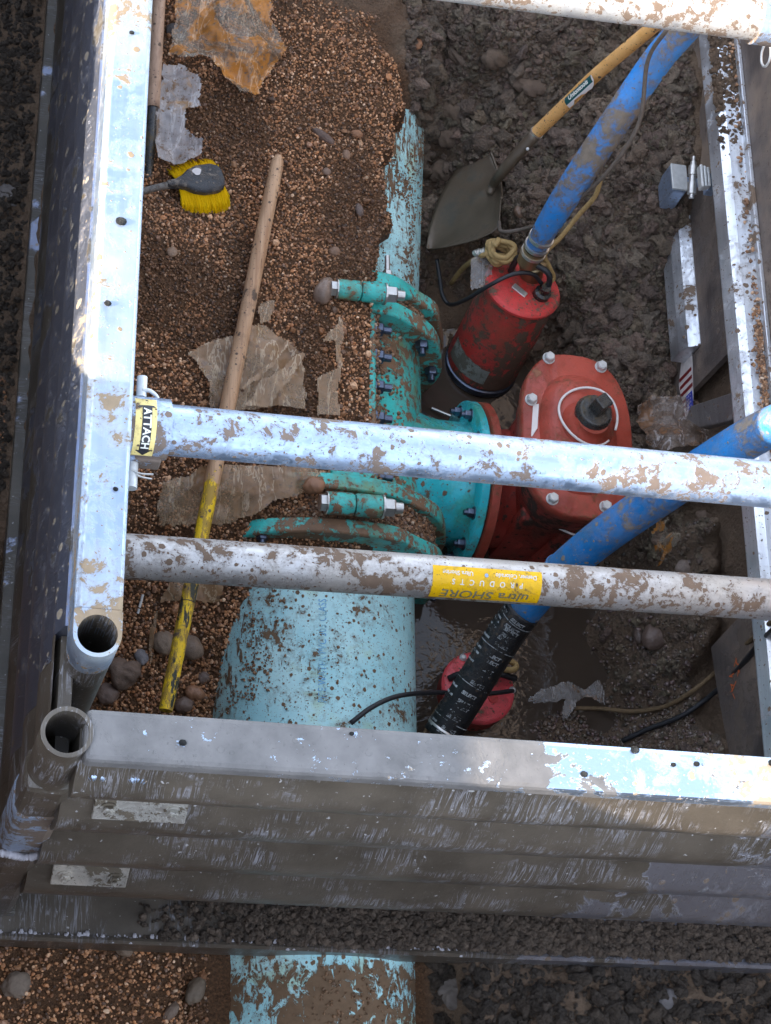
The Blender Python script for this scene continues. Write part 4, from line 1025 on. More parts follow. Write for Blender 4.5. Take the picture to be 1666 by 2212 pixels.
add('sealant_bead', tube(sw, .004, 8), M['ink_flagwhite'], gv, smooth=True)

# ================================================================== PUMPS
def pump(root, base, top, r, lidm, bodym):
    base = np.array(base, float); top = np.array(top, float); d = top - base; L = np.linalg.norm(d); d /= L
    add('strainer', lathe(base, d, [(r * .80, -.06), (r * .93, -.05), (r * .93, .035), (r * .9, .04)], 48), M['black_iron'], root, smooth=True, auto=40)
    if L > .3:
        P = []
        u, v, _ = frame(d)
        for j in range(3):
            for k in range(44):
                a = 2 * math.pi * (k + .5 * j) / 44; P.append(cyl(base + d * (-.03 + .022 * j) + (u * math.cos(a) + v * math.sin(a)) * r * .925, base + d * (-.03 + .022 * j) + (u * math.cos(a) + v * math.sin(a)) * r * .94, .0065, n=6))
        o = add('strainer_holes', merge(*P), M['ink'], root); o['kind'] = 'stuff'
    add('body', lathe(base, d, [(r * .985, .045), (r, .055), (r, L * .55), (r * .97, L * .8), (r * .93, L * .93)], 56), bodym, root, smooth=True, auto=40)
    add('lid', lathe(base + d * L * .93, d, [(r * .95, 0), (r * 1.02, .006), (r * 1.03, .016), (r * .99, .024), (r * .93, .028)], 56), lidm, root, smooth=True, auto=30)
    return base + d * (L * .93 + .028), d
pp = thing('submersible_pump', 'red upright pump at the shovel tip with a rope coil on its lid', 'pump', (1.545, 1.99, -.5))
pt, pd = pump(pp, (1.545, 1.985, -.47), (1.562, 2.085, -.03), .128, M['red_lid'], M['red_pump'])
add('band', lathe((1.5455, 1.9875, -.458), pd, [(.129, 0), (.131, .003), (.131, .022), (.129, .025)], 56), M['steel_dark'], pp, smooth=True)
# worn label on the body, facing the viewer's lower left
bl = []; F = []
u, v, d = frame(pd)
toc = CAM - np.array([1.545, 2.0, -.3]); a_c = math.atan2(toc @ v, toc @ u)
for i in range(13):
    for j in range(5):
        a = a_c - 1.05 + 1.35 * i / 12 * 1.0; t = .075 + .085 * j / 4 * (1 - .25 * (i / 12)) + (.0 if j == 0 else .006 * rnd.random())
        bl.append(np.array([1.545, 1.985, -.47]) + pd * t + (u * math.cos(a) + v * math.sin(a)) * .1292)
for i in range(12):
    for j in range(4): F.append([i * 5 + j, (i + 1) * 5 + j, (i + 1) * 5 + j + 1, i * 5 + j + 1])
M['worn_label'] = mat_paint('worn_grey_label', (.30, .32, .28), .47, .6, 4.4, 16, mud=(.14, .13, .10))
add('worn_label', (np.array(bl), F), M['worn_label'], pp, smooth=True)
# lid ribs, cable gland, handle, outlet
add('lid_bracket', box(pt + np.array([-.02, -.03, .008]), (.055, .022, .014), rot=[[.8, .6, 0], [-.6, .8, 0], [0, 0, 1]]), M['steel'], pp, bevel=.002)
add('cable_gland', lathe(pt + np.array([.055, -.035, 0]), (0, 0, 1), [(.030, 0), (.028, .03), (.018, .035), (.016, .06)], 20), M['black_iron'], pp, smooth=True, auto=40)
hb = [pt + np.array(q) for q in ((-.045, .045, .0), (-.045, .05, .085), (.0, .02, .105), (.05, -.01, .10), (.07, -.03, .03))]
add('handle', tube(hb, .010, 10), M['cable'], pp, smooth=True)
oc = at(1158, 535, .12)
add('outlet', lathe(pt + np.array([.03, .05, -.01]), np.array(oc) - (pt + np.array([.03, .05, -.01])), [(.040, 0), (.040, .06), (.046, .065), (.046, .09), (.040, .095)], 28), M['brass'], pp, smooth=True, auto=40)

p2 = thing('submersible_pump', 'round red pump half under water beside the black hose end', 'pump', (1.475, .79, -.62))
pt2, pd2 = pump(p2, (1.475, .785, -.60), (1.478, .80, -.375), .118, M['red_lid2'], M['red_dark'])
add('lid_screw', merge(lathe(pt2 + np.array([.045, -.035, 0]), (0, 0, 1), [(.016, 0), (.016, .006), (.008, .006)], 24), cyl(pt2 + np.array([.045, -.035, .0]), pt2 + np.array([.045, -.035, .004]), .007)), M['red_lid'], p2)
for q in ((.112, -.0, -.01), (-.05, .095, -.01), (.045, .10, .02)):
    add('stud', lathe(pt2 + np.array(q), (0, 0, 1), [(.012, -.01), (.012, .008), (.006, .014)], 12), M['zinc_matt'], p2, smooth=True, auto=40)
add('handle', tube([pt2 + np.array(q) for q in ((-.10, .02, .0), (-.06, .03, .03), (.05, .035, .04), (.115, .03, .02))], .011, 10), M['cable'], p2, smooth=True)

# ================================================================== HOSES AND CABLES
h1 = [at(1152, 545, .10), at(1185, 485, .24), at(1245, 390, .42), at(1330, 262, .62), at(1420, 130, .80), at(1492, 45, .95), at(1540, -40, 1.15)]
ht = thing('blue_hose', 'mud smeared blue hose rising from the far red pump to the upper right', 'hose', h1[0])
add('hose_skin', tube(h1[0:] , .047, 20, .86, rfun=lambda t: .034 + .014 * min(1, t * 3.2)), M['blue_hose'], ht, smooth=True)
hp0, hp1 = np.array(h1[0]), np.array(h1[1]); hd = (hp1 - hp0) / np.linalg.norm(hp1 - hp0)
for k, mt in ((.0, 'steel'), (.035, 'steel'), (.075, 'steel')):
    add('hose_clamp', ringtube(hp0 + hd * (k - .006), hp0 + hd * (k + .006), .0415, .034, 28), M[mt], ht, smooth=True, auto=40)
add('coupling', cyl(hp0 - hd * .05, hp0 + hd * .02, .038, .038), M['brass'], ht, smooth=True, auto=40)
h2 = [at(1130, 1325, .00), at(1195, 1250, .15), at(1290, 1168, .34), at(1400, 1090, .52), at(1530, 1002, .78), at(1640, 935, 1.0), at(1760, 880, 1.25)]
hb2 = thing('blue_hose', 'wide clean blue hose slanting under both near cross tubes', 'hose', h2[0])
add('hose_skin', tube(h2, .056, 24, .92, rfun=lambda t: .054 + .006 * math.sin(3 * t)), M['blue_hose2'], hb2, smooth=True)
fp = (np.array(h2[1]) * .8 + np.array(h2[2]) * .2); fd = np.array(h2[2]) - np.array(h2[1]); fd /= np.linalg.norm(fd)
add('hose_seam', ringtube(fp - fd * .003, fp + fd * .003, .0585, .054, 32), M['blue_hose2'], hb2, smooth=True)
h3 = [at(952, 1590, -.27), at(1000, 1515, -.20), at(1060, 1420, -.10), at(1108, 1348, -.02), at(1150, 1300, .06)]
bh = thing('black_hose_end', 'black rubber hose end ringed with white lettering, slipped over the blue hose', 'hose', h3[0])
add('rubber', tube(h3[:-1] + [at(1128, 1322, .012)], .057, 28), M['black_wrap'], bh, smooth=True)
h3p = smooth_path(h3, 16)
dseg = []
for k in range(22):
    f = .05 + .82 * (k + .5 * (rnd.random() - .5)) / 21; i = int(f * (len(h3p) - 2)); c = np.array(h3p[i]); dd = np.array(h3p[i + 1]) - c; dd /= np.linalg.norm(dd)
    ref = CAM - c
    e = ref - dd * (ref @ dd); e /= np.linalg.norm(e)
    if k % 6 == 2:
        dseg.append(wrap(grid_uv(-.0012, .0012, -.085, .085, 1, 20), c, dd, ref, .0583)); continue
    tv, tf = text_shape('SELECT', .0150, .95, .0006, .1); jt = .010 * (rnd.random() - .5)
    tv = np.stack([tv[:, 1] + tv[:, 0] * .03, tv[:, 0] * 1.05 + .008 + jt, tv[:, 2]], 1)
    dseg.append(wrap((tv, tf), c, dd, ref, .0585))
    dseg.append(wrap(grid_uv(-.0030, .0040, -.088, -.040 + jt, 1, 10), c, dd, ref, .0583))
M['ink_scuffed'] = mat_paint('scuffed_white_print', (.50, .52, .52), .50, .45, 3, 22, mud=(.03, .027, .024), fade=.2)
add('lettering', merge(*dseg), M['ink_scuffed'], bh)
add('hose_clamp', ringtube(np.array(h3p[3]), np.array(h3p[4]), .0595, .055, 32), M['steel'], bh, smooth=True)

def line(name, pts, r, mat, label, cat, **kw): return single(name, tube(pts, r, 10, **kw), mat, label, cat, smooth=True)
line('power_cable', [at(758, 1562, .02), at(800, 1530, .03), at(845, 1508, .02), at(890, 1499, -.02), at(950, 1496, -.2), at(1010, 1500, -.28), at(1070, 1497, -.30), at(1108, 1492, -.33)], .0075, M['cable'], 'black power cable arching over the pale pipe to the half sunk pump', 'cable')
line('power_cable', [gp(1345, 1600, .03), gp(1400, 1575, .055), gp(1475, 1545, .065), gp(1545, 1495, .10), at(1600, 1440, .12), at(1640, 1390, .30), at(1670, 1360, .55), at(1700, 1330, .8)], .0085, M['cable'], 'dark thick cable climbing the lower right grey panel', 'cable')
line('tow_rope', [gp(1240, 1530, .005), gp(1300, 1531, .012), gp(1370, 1537, .03), gp(1440, 1525, .045), gp(1500, 1490, .06), gp(1560, 1440, .10), at(1620, 1385, .2), at(1670, 1340, .5), at(1700, 1315, .8)], .0075, M['rope_mud'], 'brown muddy rope running up to the right above the dark cable', 'rope')
line('power_cable', [at(1442, 62, 1.0), at(1400, 130, .86), at(1385, 250, .72), at(1352, 320, .62), at(1300, 385, .5), at(1240, 440, .35), at(1190, 475, .22), at(1130, 495, .1), at(1085, 500, .05), at(1078, 480, -.02)], .0065, M['cable_mud'], 'mud coated grey cable hugging the right side of the far blue hose', 'cable')
line('tow_rope', [at(1297, 390, .3), at(1285, 425, .25), at(1250, 465, .18), at(1212, 512, .12), at(1178, 548, .08), at(1186, 575, .04), at(1196, 600, .0), at(1180, 615, .0)], .008, M['rope'], 'ochre rope with black flecks beside the clamped end of the far blue hose', 'rope')
co = at(1083, 540, .03); cpts = []
for k in range(40):
    a = k / 40 * 4.6 * 2 * math.pi; rr = .046 - .012 * k / 40; cpts.append((co[0] + rr * math.cos(a) + .007 * rnd.gauss(0, 1), co[1] + rr * math.sin(a) * .85 + .006 * rnd.gauss(0, 1), co[2] + .0014 * k - .04 + .004 * rnd.gauss(0, 1)))
line('rope_coil', [at(975, 612, -.35), at(1000, 580, -.25), at(1028, 560, -.1), at(1050, 550, .0)] + cpts, .009, M['rope'], 'ochre rope wound in a tight coil on top of the far red pump', 'rope', sm_=3)
line('power_cable', [at(944, 560, -.28), at(950, 600, -.3), at(957, 640, -.3), at(975, 658, -.28), at(1010, 645, -.12), at(1060, 615, .0), at(1110, 592, .04), at(1150, 592, .04), at(1170, 612, .0)], .0072, M['cable'], 'black cable curving down the left of the far red pump', 'cable')
line('rope_knot', [np.array(pt2) + np.array(q) for q in ((-.0, .06, .03), (.03, .075, .045), (.06, .06, .04), (.08, .08, .045), (.11, .07, .04), (.10, .05, .05), (.06, .05, .05), (.05, .08, .055), (.09, .09, .05))], .010, M['rope'], 'knotted ochre rope end on the half sunk red pump', 'rope')
line('tow_rope', [at(915, 1590, -.36), at(928, 1560, -.36), at(945, 1530, -.37), at(962, 1508, -.38)], .006, M['rope_mud'], 'short brown rope between the pale pipe and the black hose end', 'rope')
plug = at(1040, 545, -.02)
single('chrome_shackle', merge(*[cyl(plug + np.array([.008 * i, .003 * (i % 2), .004 * i - .01]), plug + np.array([.008 * i + .004, .003, .004 * i]), .016 - .001 * abs(i - 2)) for i in range(-2, 4)]), M['steel'], 'small shiny threaded fitting left of the rope coil', 'fitting', smooth=True, auto=40)

# ================================================================== SHOVEL
tip = at(920, 538, -.27); lt_ = at(1062, 331, -.13); rt_ = at(1085, 431, -.03)
sv = thing('shovel', 'muddy round point shovel with yellow wooden handle and green label', 'shovel', tip)
pn_ = np.cross(rt_ - lt_, tip - lt_); pn_ /= np.linalg.norm(pn_); nrm = pn_ if pn_[2] > 0 else -pn_
def onpl(px, py):
    r = ray(px, py); return CAM + r * (((lt_ - CAM) @ nrm) / (r @ nrm))
Lr = smooth_path([onpl(*q) for q in ((1062, 331), (1022, 352), (986, 371), (958, 415), (935, 470), (923, 512), (920, 536))], 4)
Rr_ = smooth_path([onpl(*q) for q in ((1085, 431), (1081, 462), (1076, 489), (1048, 510), (1005, 526), (960, 537), (922, 539))], 4)
root_c = (lt_ + rt_) / 2; axis_ = tip - root_c; Lb = np.linalg.norm(axis_); axis_ /= Lb
side = rt_ - lt_; hw = np.linalg.norm(side) / 2; side /= 2 * hw
V = []; F = []; NR, NCc = len(Lr) - 1, 20
for i in range(NR + 1):
    t = i / NR
    for j in range(NCc + 1):
        s = j / NCc * 2 - 1
        dish = -.030 * (1 - s * s) * (1 - .3 * t) + .016 * math.exp(-((s + .1) / .17) ** 2) * max(0, 1 - t * 1.5) + .004 * math.sin(7 * t + 2 * s)
        V.append(Lr[i] * (1 - (s + 1) / 2) + Rr_[i] * ((s + 1) / 2) + nrm * dish)
for i in range(NR):
    for j in range(NCc): F.append([i * (NCc + 1) + j, (i + 1) * (NCc + 1) + j, (i + 1) * (NCc + 1) + j + 1, i * (NCc + 1) + j + 1])
bld = add('blade', (np.array(V), F), M['shovel'], sv, smooth=True)
md = bld.modifiers.new('thick', 'SOLIDIFY'); md.thickness = .0025
add('tread', tube([root_c + side * hw * s + nrm * (.003 - .02 * (1 - s * s)) for s in (-1, -.7, -.35, -.15)], .005, 8), M['shovel'], sv, smooth=True)
add('tread', tube([root_c + side * hw * s + nrm * (.003 - .02 * (1 - s * s)) for s in (.15, .4, .7, 1)], .005, 8), M['shovel'], sv, smooth=True)
j0 = onpl(1052, 412) - nrm * .016; jm = onpl(1068, 396) + nrm * .0; j1 = at(1090, 366, .03); j2 = at(1158, 288, .16); j3 = at(1290, 160, .47); j4 = at(1418, 52, .78); j5 = at(1480, -5, .92)
add('socket', tube([j0, jm, j1, j2], .019, 16, rfun=lambda t: .014 + .008 * t), M['shovel'], sv, smooth=True)
add('collar', ringtube(j2, j2 + (j3 - j2) * .02, .0235, .019, 24), M['steel'], sv, smooth=True, auto=40)
add('rivet', lathe(at(1140, 322, .145), CAM - j2, [(.006, -.006), (.006, 0), (.003, .003)], 12), M['zinc_matt'], sv, smooth=True)
dh = (j4 - j2) / np.linalg.norm(j4 - j2)
hd_ = add('wooden_handle', tube([j2 - dh * .01, j2 + (j3 - j2) * .5, j3, j4, j5], .021, 20), M['wood_shovel'], sv, smooth=True)
lc = at(1262, 182, .415); tt_ = ((lc - j2) @ dh); lc = j2 + dh * tt_
rf = CAM - lc
lbl = add('green_label', wrap(grid_uv(-.072, .070, -.028, .0, 4, 8), lc, dh, rf, .0222), M['ink_green'], hd_, smooth=True)
add('white_label_edge', wrap((np.array([1, -1, 1.0]) * np.array([(-.074, -.013, 0), (-.050, -.014, 0), (-.035, -.004, 0), (.0, -.006, 0), (.01, -.012, 0), (.03, -.012, 0), (.045, -.016, 0), (.062, -.010, 0), (.076, .002, 0), (.073, .024, 0), (.069, .024, 0), (.069, 0, 0), (-.071, 0, 0), (-.071, .028, 0), (-.076, .028, 0)]), [[0, 1, 12, 14], [1, 2, 11, 12], [2, 3, 11], [3, 4, 5, 11], [5, 6, 7, 11], [7, 8, 10, 11], [8, 9, 10], [12, 13, 14]]), lc, dh, rf, .0223), M['ink_flagwhite'], hd_)
tv, tf = text_shape('Uniontools', .0215, 1.0, .0007); tv[:, 1] = -tv[:, 1] - .014; tv[:, 0] *= 1.08
add('lettering', wrap((tv, tf), lc, dh, rf, .0226), M['ink_white'], lbl)

# ================================================================== STICK, POLE, BRUSH
s0, s1_, s2_ = at(602, 338, .150), None, at(358, 1535, .09)
st_b = at(358, 1535, .0)
stk_ = thing('wooden_handle', 'long straight wooden handle with chipped yellow paint on its lower end', 'tool handle', st_b)
dS = (s0 - s2_) / np.linalg.norm(s0 - s2_)
Ls = np.linalg.norm(s0 - s2_)
add('shaft', lathe(s2_, dS, [(.019, 0), (.0205, .05), (.0215, Ls * .25), (.0235, Ls * .5), (.0235, Ls * .8), (.0215, Ls * .97), (.019, Ls * .99), (.012, Ls)], 24), M['wood_stick'], stk_, smooth=True, auto=50)
fr = Ls * .175
add('joint_ring', ringtube(s2_ + dS * fr, s2_ + dS * (fr + .002), .0222, .019, 24), M['ink'], stk_)
pa, pb, pc_ = at(345, -40, .22), at(330, 232, .12), at(318, 420, .06)
po = thing('digging_bar', 'brown wooden pole with black iron shank standing beside the left rail', 'digging tool', pc_)
add('pole', tube([pa, (pa + pb) / 2, pb], .022, 18), M['wood_pole'], po, smooth=True)
pc2 = at(314, 470, .0)
add('iron_shank', tube([pb + (pb - pc2) * .03, (pb + pc2) / 2, pc2], .019, 14, rfun=lambda t: .019 - .006 * t), M['black_iron'], po, smooth=True)

bz = .10
bc = at(436, 388, bz)
br = thing('scrub_brush', 'black backed scrub brush with bright yellow bristles on the gravel', 'brush', (bc[0], bc[1], hz(bc[0], bc[1])))
bd = at(480, 384, bz) - at(335, 405, bz); bd /= np.linalg.norm(bd); bs = np.cross(np.array([0, 0, 1.0]), bd)
def bpt(a, b, z): return bc + bd * a + bs * b + np.array([0, 0, z])
prof = [(-.115, .010), (-.085, .012), (-.060, .022), (-.035, .040), (-.005, .050), (.04, .050), (.062, .040), (.070, .018)]
out = [(a, b) for a, b in prof] + [(a, -b) for a, b in prof[::-1]]
n = len(out); V = [bpt(a, b, -.014) for a, b in out] + [bpt(a, b, .006) for a, b in out] + [bpt(a * .96, b * .82, .014) for a, b in out]
F = [[k, (k + 1) % n, n + (k + 1) % n, n + k] for k in range(n)] + [[n + k, n + (k + 1) % n, 2 * n + (k + 1) % n, 2 * n + k] for k in range(n)] + [list(range(n))[::-1], [2 * n + k for k in range(n)]]
blk = add('block', (np.array(V), F), M['brush_block'], br, bevel=.004)
add('price_sticker', plane(flat_poly([(.014 * math.cos(a) * (1 + .2 * math.sin(3 * a)), .013 * math.sin(a)) for a in np.linspace(0, 6.28, 15)[:-1]]), bpt(-.012, .022, .0155), bd, bs), M['ink_flagwhite'], blk)
add('grip', tube([bpt(-.10, 0, -.003), bpt(-.15, -.003, -.004), bpt(-.22, -.008, -.01), bpt(-.32, -.015, -.018)], .013, 12, .8), M['brush_grip'], br, smooth=True)
bv = []; bf = []
NB = 900
for k in range(NB):
    if k < 780: a = -.075 + .143 * rnd.random(); sgn = 1 if rnd.random() < .35 else -1; b = sgn * (.012 + .03 * rnd.random())
    else: a = -.065 + .01 * rnd.random(); sgn = rnd.choice((-1, 1)); b = sgn * .02 * rnd.random()
    wid = np.interp(a, [q[0] for q in prof], [q[1] for q in prof])
    out_ = .088 if sgn < 0 else .075
    r0 = bpt(a, min(wid, abs(b)) * sgn, -.012)
    e = bpt(a * 1.05 + rnd.gauss(0, .006), sgn * (wid * .6 + out_ * (.60 + .45 * rnd.random())), -.060 + .01 * rnd.random())
    mpt = (r0 + e) / 2 + np.array([0, 0, .010]) + bs * sgn * .006 + bd * rnd.gauss(0, .003)
    w_ = .0013 + .0006 * rnd.random(); tg_ = bd * w_
    o = len(bv); up = np.array([0, 0, w_])
    for q, wk in ((r0, 1), (mpt, 1), (e, .5)):
        bv += [q + tg_ * wk, q - tg_ * wk, q + up * wk + bs * sgn * w_]
    for s in (0, 3):
        for c_ in range(3): bf.append([o + s + c_, o + s + (c_ + 1) % 3, o + s + 3 + (c_ + 1) % 3, o + s + 3 + c_])
add('bristles', (np.array(bv), bf), M['bristle'], br)['kind'] = 'stuff'

# ================================================================== LATCH BRACKET ON THE RIGHT WALL
lb0 = on(1470, 405, 'x', 2.07)
lk = thing('latch_bracket', 'silver hinged latch bracket bolted low on the right wall', 'bracket', lb0)
q = on(1450, 402, 'x', 2.04)
add('plate', prism([(q[1] - .055, q[2] - .06), (q[1] + .03, q[2] - .06), (q[1] + .052, q[2] - .02), (q[1] + .052, q[2] + .05), (q[1] - .05, q[2] + .05)], 'x', q[0] - .022, q[0] + .03), M['alu_clean'], lk, bevel=.006)
add('plate_face', box(q + np.array([.004, .0, .056]), (.056, .098, .008)), M['zinc_matt'], lk, bevel=.002)
add('arm', box(q + np.array([.06, .0, .04]), (.06, .03, .012)), M['alu_clean'], lk, bevel=.003)
ha, hb_ = on(1499, 338, 'x', 2.045), on(1494, 428, 'x', 2.045)
hn = (hb_ - ha) / np.linalg.norm(hb_ - ha); hl = np.linalg.norm(hb_ - ha)
add('hinge_pin', lathe(ha, hn, [(.006, 0), (.006, hl * .12), (.010, hl * .13), (.010, hl * .22), (.016, hl * .23), (.016, hl * .45), (.012, hl * .46), (.012, hl * .62), (.016, hl * .63), (.016, hl * .9), (.009, hl * .91), (.009, hl)], 24), M['steel'], lk, smooth=True, auto=35)
q2 = on(1522, 385, 'x', 2.06)
for k, dx in enumerate((-.014, .0, .014)):
    add('leaf', box(q2 + np.array([dx, .003 * k, -.004 * k]), (.010, .085 - .006 * k, .030)), M['zinc_matt'], lk, bevel=.003)
add('back_plate', box(q2 + np.array([.028, 0, -.03]), (.03, .07, .03)), M['alu_clean'], lk, bevel=.003)

# ================================================================== PLASTIC FILM
def film(name, outline, mat, label, z=None, lift=.015, amp=.03, fr=9, seed=0, res=.0045, flatz=None):
    pts = [gp(a, b, lift) if flatz is None else at(a, b, flatz) for a, b in outline]
    poly = np.array([p[:2] for p in pts]); zz = np.array([p[2] for p in pts])
    x0, y0 = poly.min(0); x1, y1 = poly.max(0)
    nx_, ny_ = max(6, int((x1 - x0) / res)), max(6, int((y1 - y0) / res))
    X, Y = np.meshgrid(np.linspace(x0, x1, nx_), np.linspace(y0, y1, ny_), indexing='ij')
    wx = X + .012 * fbm(X * 25, Y * 25, 3, seed); wy = Y + .012 * fbm(X * 25 + 9, Y * 25, 3, seed + 1)
    ins = np.zeros(X.shape, bool); j = len(poly) - 1
    for i in range(len(poly)):
        xi, yi = poly[i]; xj, yj = poly[j]
        ins ^= ((yi > wy) != (yj > wy)) & (wx < (xj - xi) * (wy - yi) / (yj - yi + 1e-12) + xi); j = i
    base = (np.maximum(terrain(X, Y, False), WATER_Z) if flatz is None else np.full(X.shape, flatz))
    dx, dy = math.cos(seed), math.sin(seed)
    q = X * dx + Y * dy
    rid = 1 - np.abs(2 * fbm(X * fr * (1 + .6 * dx), Y * fr * (1 + .6 * dy), 3, seed + 11))
    rid2 = 1 - np.abs(2 * fbm(X * fr * 2.3 + 5, Y * fr * 2.3, 3, seed + 19))
    tri = np.abs(((q * fr * .9 + 1.2 * fbm(X * 3, Y * 3, 2, seed + 3)) % 1) - .5) * 2; q2_ = -X * dy + Y * dx
    tri2 = np.abs(((q2_ * fr * .6 + q * fr * .3 + 1.4 * fbm(X * 4, Y * 4, 2, seed + 4)) % 1) - .5) * 2
    Z = base + lift + amp * (.75 * tri + .55 * tri2 + .5 * np.clip(rid, 0, 1)) + amp * .15 * np.clip(rid2, 0, 1) + .12 * amp * fbm(X * 45, Y * 45, 2, seed)
    X = X + .35 * amp * fbm(X * 18, Y * 18 + 4, 2, seed + 31); Y = Y + .35 * amp * fbm(X * 18 + 7, Y * 18, 2, seed + 32)
    idx = -np.ones(X.shape, int); k = 0; V = []; F = []
    for i in range(nx_ - 1):
        for jj in range(ny_ - 1):
            if ins[i, jj] and ins[i + 1, jj] and ins[i, jj + 1] and ins[i + 1, jj + 1]:
                f = []
                for a_, b_ in ((i, jj), (i + 1, jj), (i + 1, jj + 1), (i, jj + 1)):
                    if idx[a_, b_] < 0: idx[a_, b_] = k; k += 1; V.append((X[a_, b_], Y[a_, b_], Z[a_, b_]))
                    f.append(idx[a_, b_])
                F.append(f)
    return single(name, (np.array(V), F), mat, label, 'plastic', smooth=True)
film('plastic_sheet', [(362, -30), (560, -30), (588, 60), (608, 130), (580, 175), (545, 222), (505, 222), (470, 190), (440, 155), (358, 140), (375, 60)], M['film_amber'], 'rust stained amber plastic sheet crumpled in the upper left corner', amp=.055, fr=5, seed=3, lift=.02)
film('plastic_sheet', [(352, 150), (405, 152), (424, 200), (428, 250), (400, 262), (398, 290), (438, 318), (430, 348), (395, 368), (330, 360), (330, 250)], M['film_clear'], 'milky plastic sheet torn at its edge just above the yellow brush', amp=.035, fr=7, seed=5)
film('plastic_sheet', [(408, 765), (440, 745), (500, 730), (560, 700), (640, 760), (660, 800), (660, 890), (455, 890), (440, 815)], M['film_brown'], 'wide crumpled brown film under the wooden handle above the upper tube', amp=.018, fr=8, seed=7)
film('plastic_sheet', [(556, 655), (595, 650), (585, 700), (552, 705)], M['film_brown'], 'small brown film scrap right beside the middle of the wooden handle', amp=.012, fr=12, seed=2)
film('plastic_strip', [(735, 682), (742, 700), (730, 900), (680, 900), (683, 820), (725, 795), (722, 740), (690, 742)], M['film_brown'], 'tapering pointed strip of brown tape left of the seam bolts', amp=.010, fr=8, seed=1, lift=.03)
film('plastic_strip', [(650, 765), (662, 775), (610, 850), (590, 880), (520, 880), (560, 830)], M['film_brown'], 'folded tan plastic strip pointing up and right from the crumpled film', amp=.014, fr=10, seed=4, lift=.05)
film('plastic_strip', [(612, 735), (628, 745), (575, 815), (520, 850), (540, 815), (590, 780)], M['film_brown'], 'narrow curled tan strip just above the folded one', amp=.012, fr=10, seed=6, lift=.05)
film('plastic_sheet', [(345, 1045), (400, 1030), (440, 1010), (500, 1010), (600, 1010), (705, 1020), (690, 1060), (660, 1070), (600, 1090), (560, 1110), (500, 1140), (340, 1142), (335, 1090)], M['film_brown'], 'dark brown crumpled film between the two near cross tubes', amp=.018, fr=8, seed=9)
film('plastic_sheet', [(360, 1258), (480, 1258), (478, 1305), (400, 1300), (345, 1300), (330, 1420), (315, 1460), (322, 1370), (345, 1290)], M['film_brown'], 'thin brown film hanging below the lower tube at the handle', amp=.014, fr=9, seed=12)
film('plastic_sheet', [(1366, 880), (1400, 865), (1440, 872), (1500, 890), (1560, 950), (1520, 975), (1440, 985), (1372, 970)], M['film_wet'], 'wet clear wrapping crumpled to the right of the red valve', amp=.045, fr=8, seed=14, lift=.03)
film('plastic_sheet', [(1128, 1518), (1160, 1492), (1220, 1475), (1260, 1490), (1290, 1468), (1305, 1530), (1265, 1508), (1240, 1520), (1230, 1555), (1205, 1560), (1215, 1520), (1160, 1525)], M['film_grey'], 'pale grey plastic scrap lying half in the water', amp=.022, fr=10, seed=16, lift=.02)
film('plastic_sheet', [(1408, 1130), (1440, 1125), (1470, 1150), (1462, 1200), (1445, 1235), (1410, 1235), (1412, 1190)], M['film_amber'], 'rusty orange plastic scrap right of the clean blue hose', amp=.03, fr=10, seed=18, lift=.03)
film('cloth_scrap', [(1008, 570), (1040, 555), (1062, 580), (1050, 625), (1010, 640)], M['film_grey'], 'dark grey cloth scrap beside the rim of the far red pump', amp=.01, fr=10, seed=20, flatz=-.06)

# ================================================================== SINGLE STONES AND BITS
def stone(px, py, rpx, col, label, sq=(1, .85, .65), rot_=0.0, rough=.6, wet=0.0, seed=1, lift=0.0, z=None, name='stone'):
    p = gp(px, py) if z is None else at(px, py, z)
    s = rpx / 4000 * (CAM[2] - p[2]) / .93
    V, F = subdiv(ICO3, ICF3)
    q = V * 1.3 + seed * 7.7
    V = V * (1 + (.22 if rough < .7 else .5) * fbm(q[:, 0] + q[:, 2] * .7, q[:, 1] - q[:, 2] * .4, 3 if rough < .7 else 5, seed))[:, None]
    V = V * np.array(sq) * s
    c, si = math.cos(rot_), math.sin(rot_); V = np.stack([V[:, 0] * c - V[:, 1] * si, V[:, 0] * si + V[:, 1] * c, V[:, 2]], 1)
    key = 'st_%s_%s' % (col, rough)
    if key not in M: M[key] = mat_stone('stone_' + str(len(M)), col, rough, wet)
    return single(name, (V + np.array([p[0], p[1], p[2] + s * sq[2] * .35 + lift]), F.tolist()), M[key], label, 'stone', smooth=True)
BR = (.28, .17, .11); GR = (.24, .20, .18); DK = (.19, .13, .10); RU = (.34, .17, .09); CL = (.135, .095, .066)
stone(698, 632, 31, (.27, .19, .14), 'smooth tan pebble with a wet sheen touching the upper teal lug', (.75, 1.15, .8), -.35, .25, .3, 1, z=.10)
stone(678, 1052, 24, RU, 'rounded rust brown stone touching the lower teal clamp bolt', (1, .85, .8), .2, .4, .2, 2, z=.10)
stone(372, 545, 14, (.30, .19, .12), 'oval tan pebble with a pale rim left on the gravel', (1, .9, .5), 0, .5, 0, 3)
stone(722, 545, 14, BR, 'brown pebble standing alone above the upper teal ring', (1, .9, .7), .3, .6, 0, 4)
stone(698, 296, 22, (.16, .105, .08), 'long brown sliver of stone slanting on the upper gravel', (1.6, .5, .5), -.6, .6, 0, 5)
stone(770, 290, 14, RU, 'orange brown chip near the top of the gravel', (1.1, .8, .6), .1, .6, 0, 6)
stone(748, 336, 14, BR, 'squarish brown pebble below the orange chip', (.8, 1, .6), 0, .6, 0, 7)
stone(705, 372, 11, (.26, .17, .12), 'small pale pebble at mid gravel above the stick top level', (1, .9, .6), 0, .6, 0, 8)
stone(776, 455, 15, (.17, .12, .095), 'grey brown pebble left of the speckled pipe', (.7, 1.2, .6), .2, .5, 0, 9)
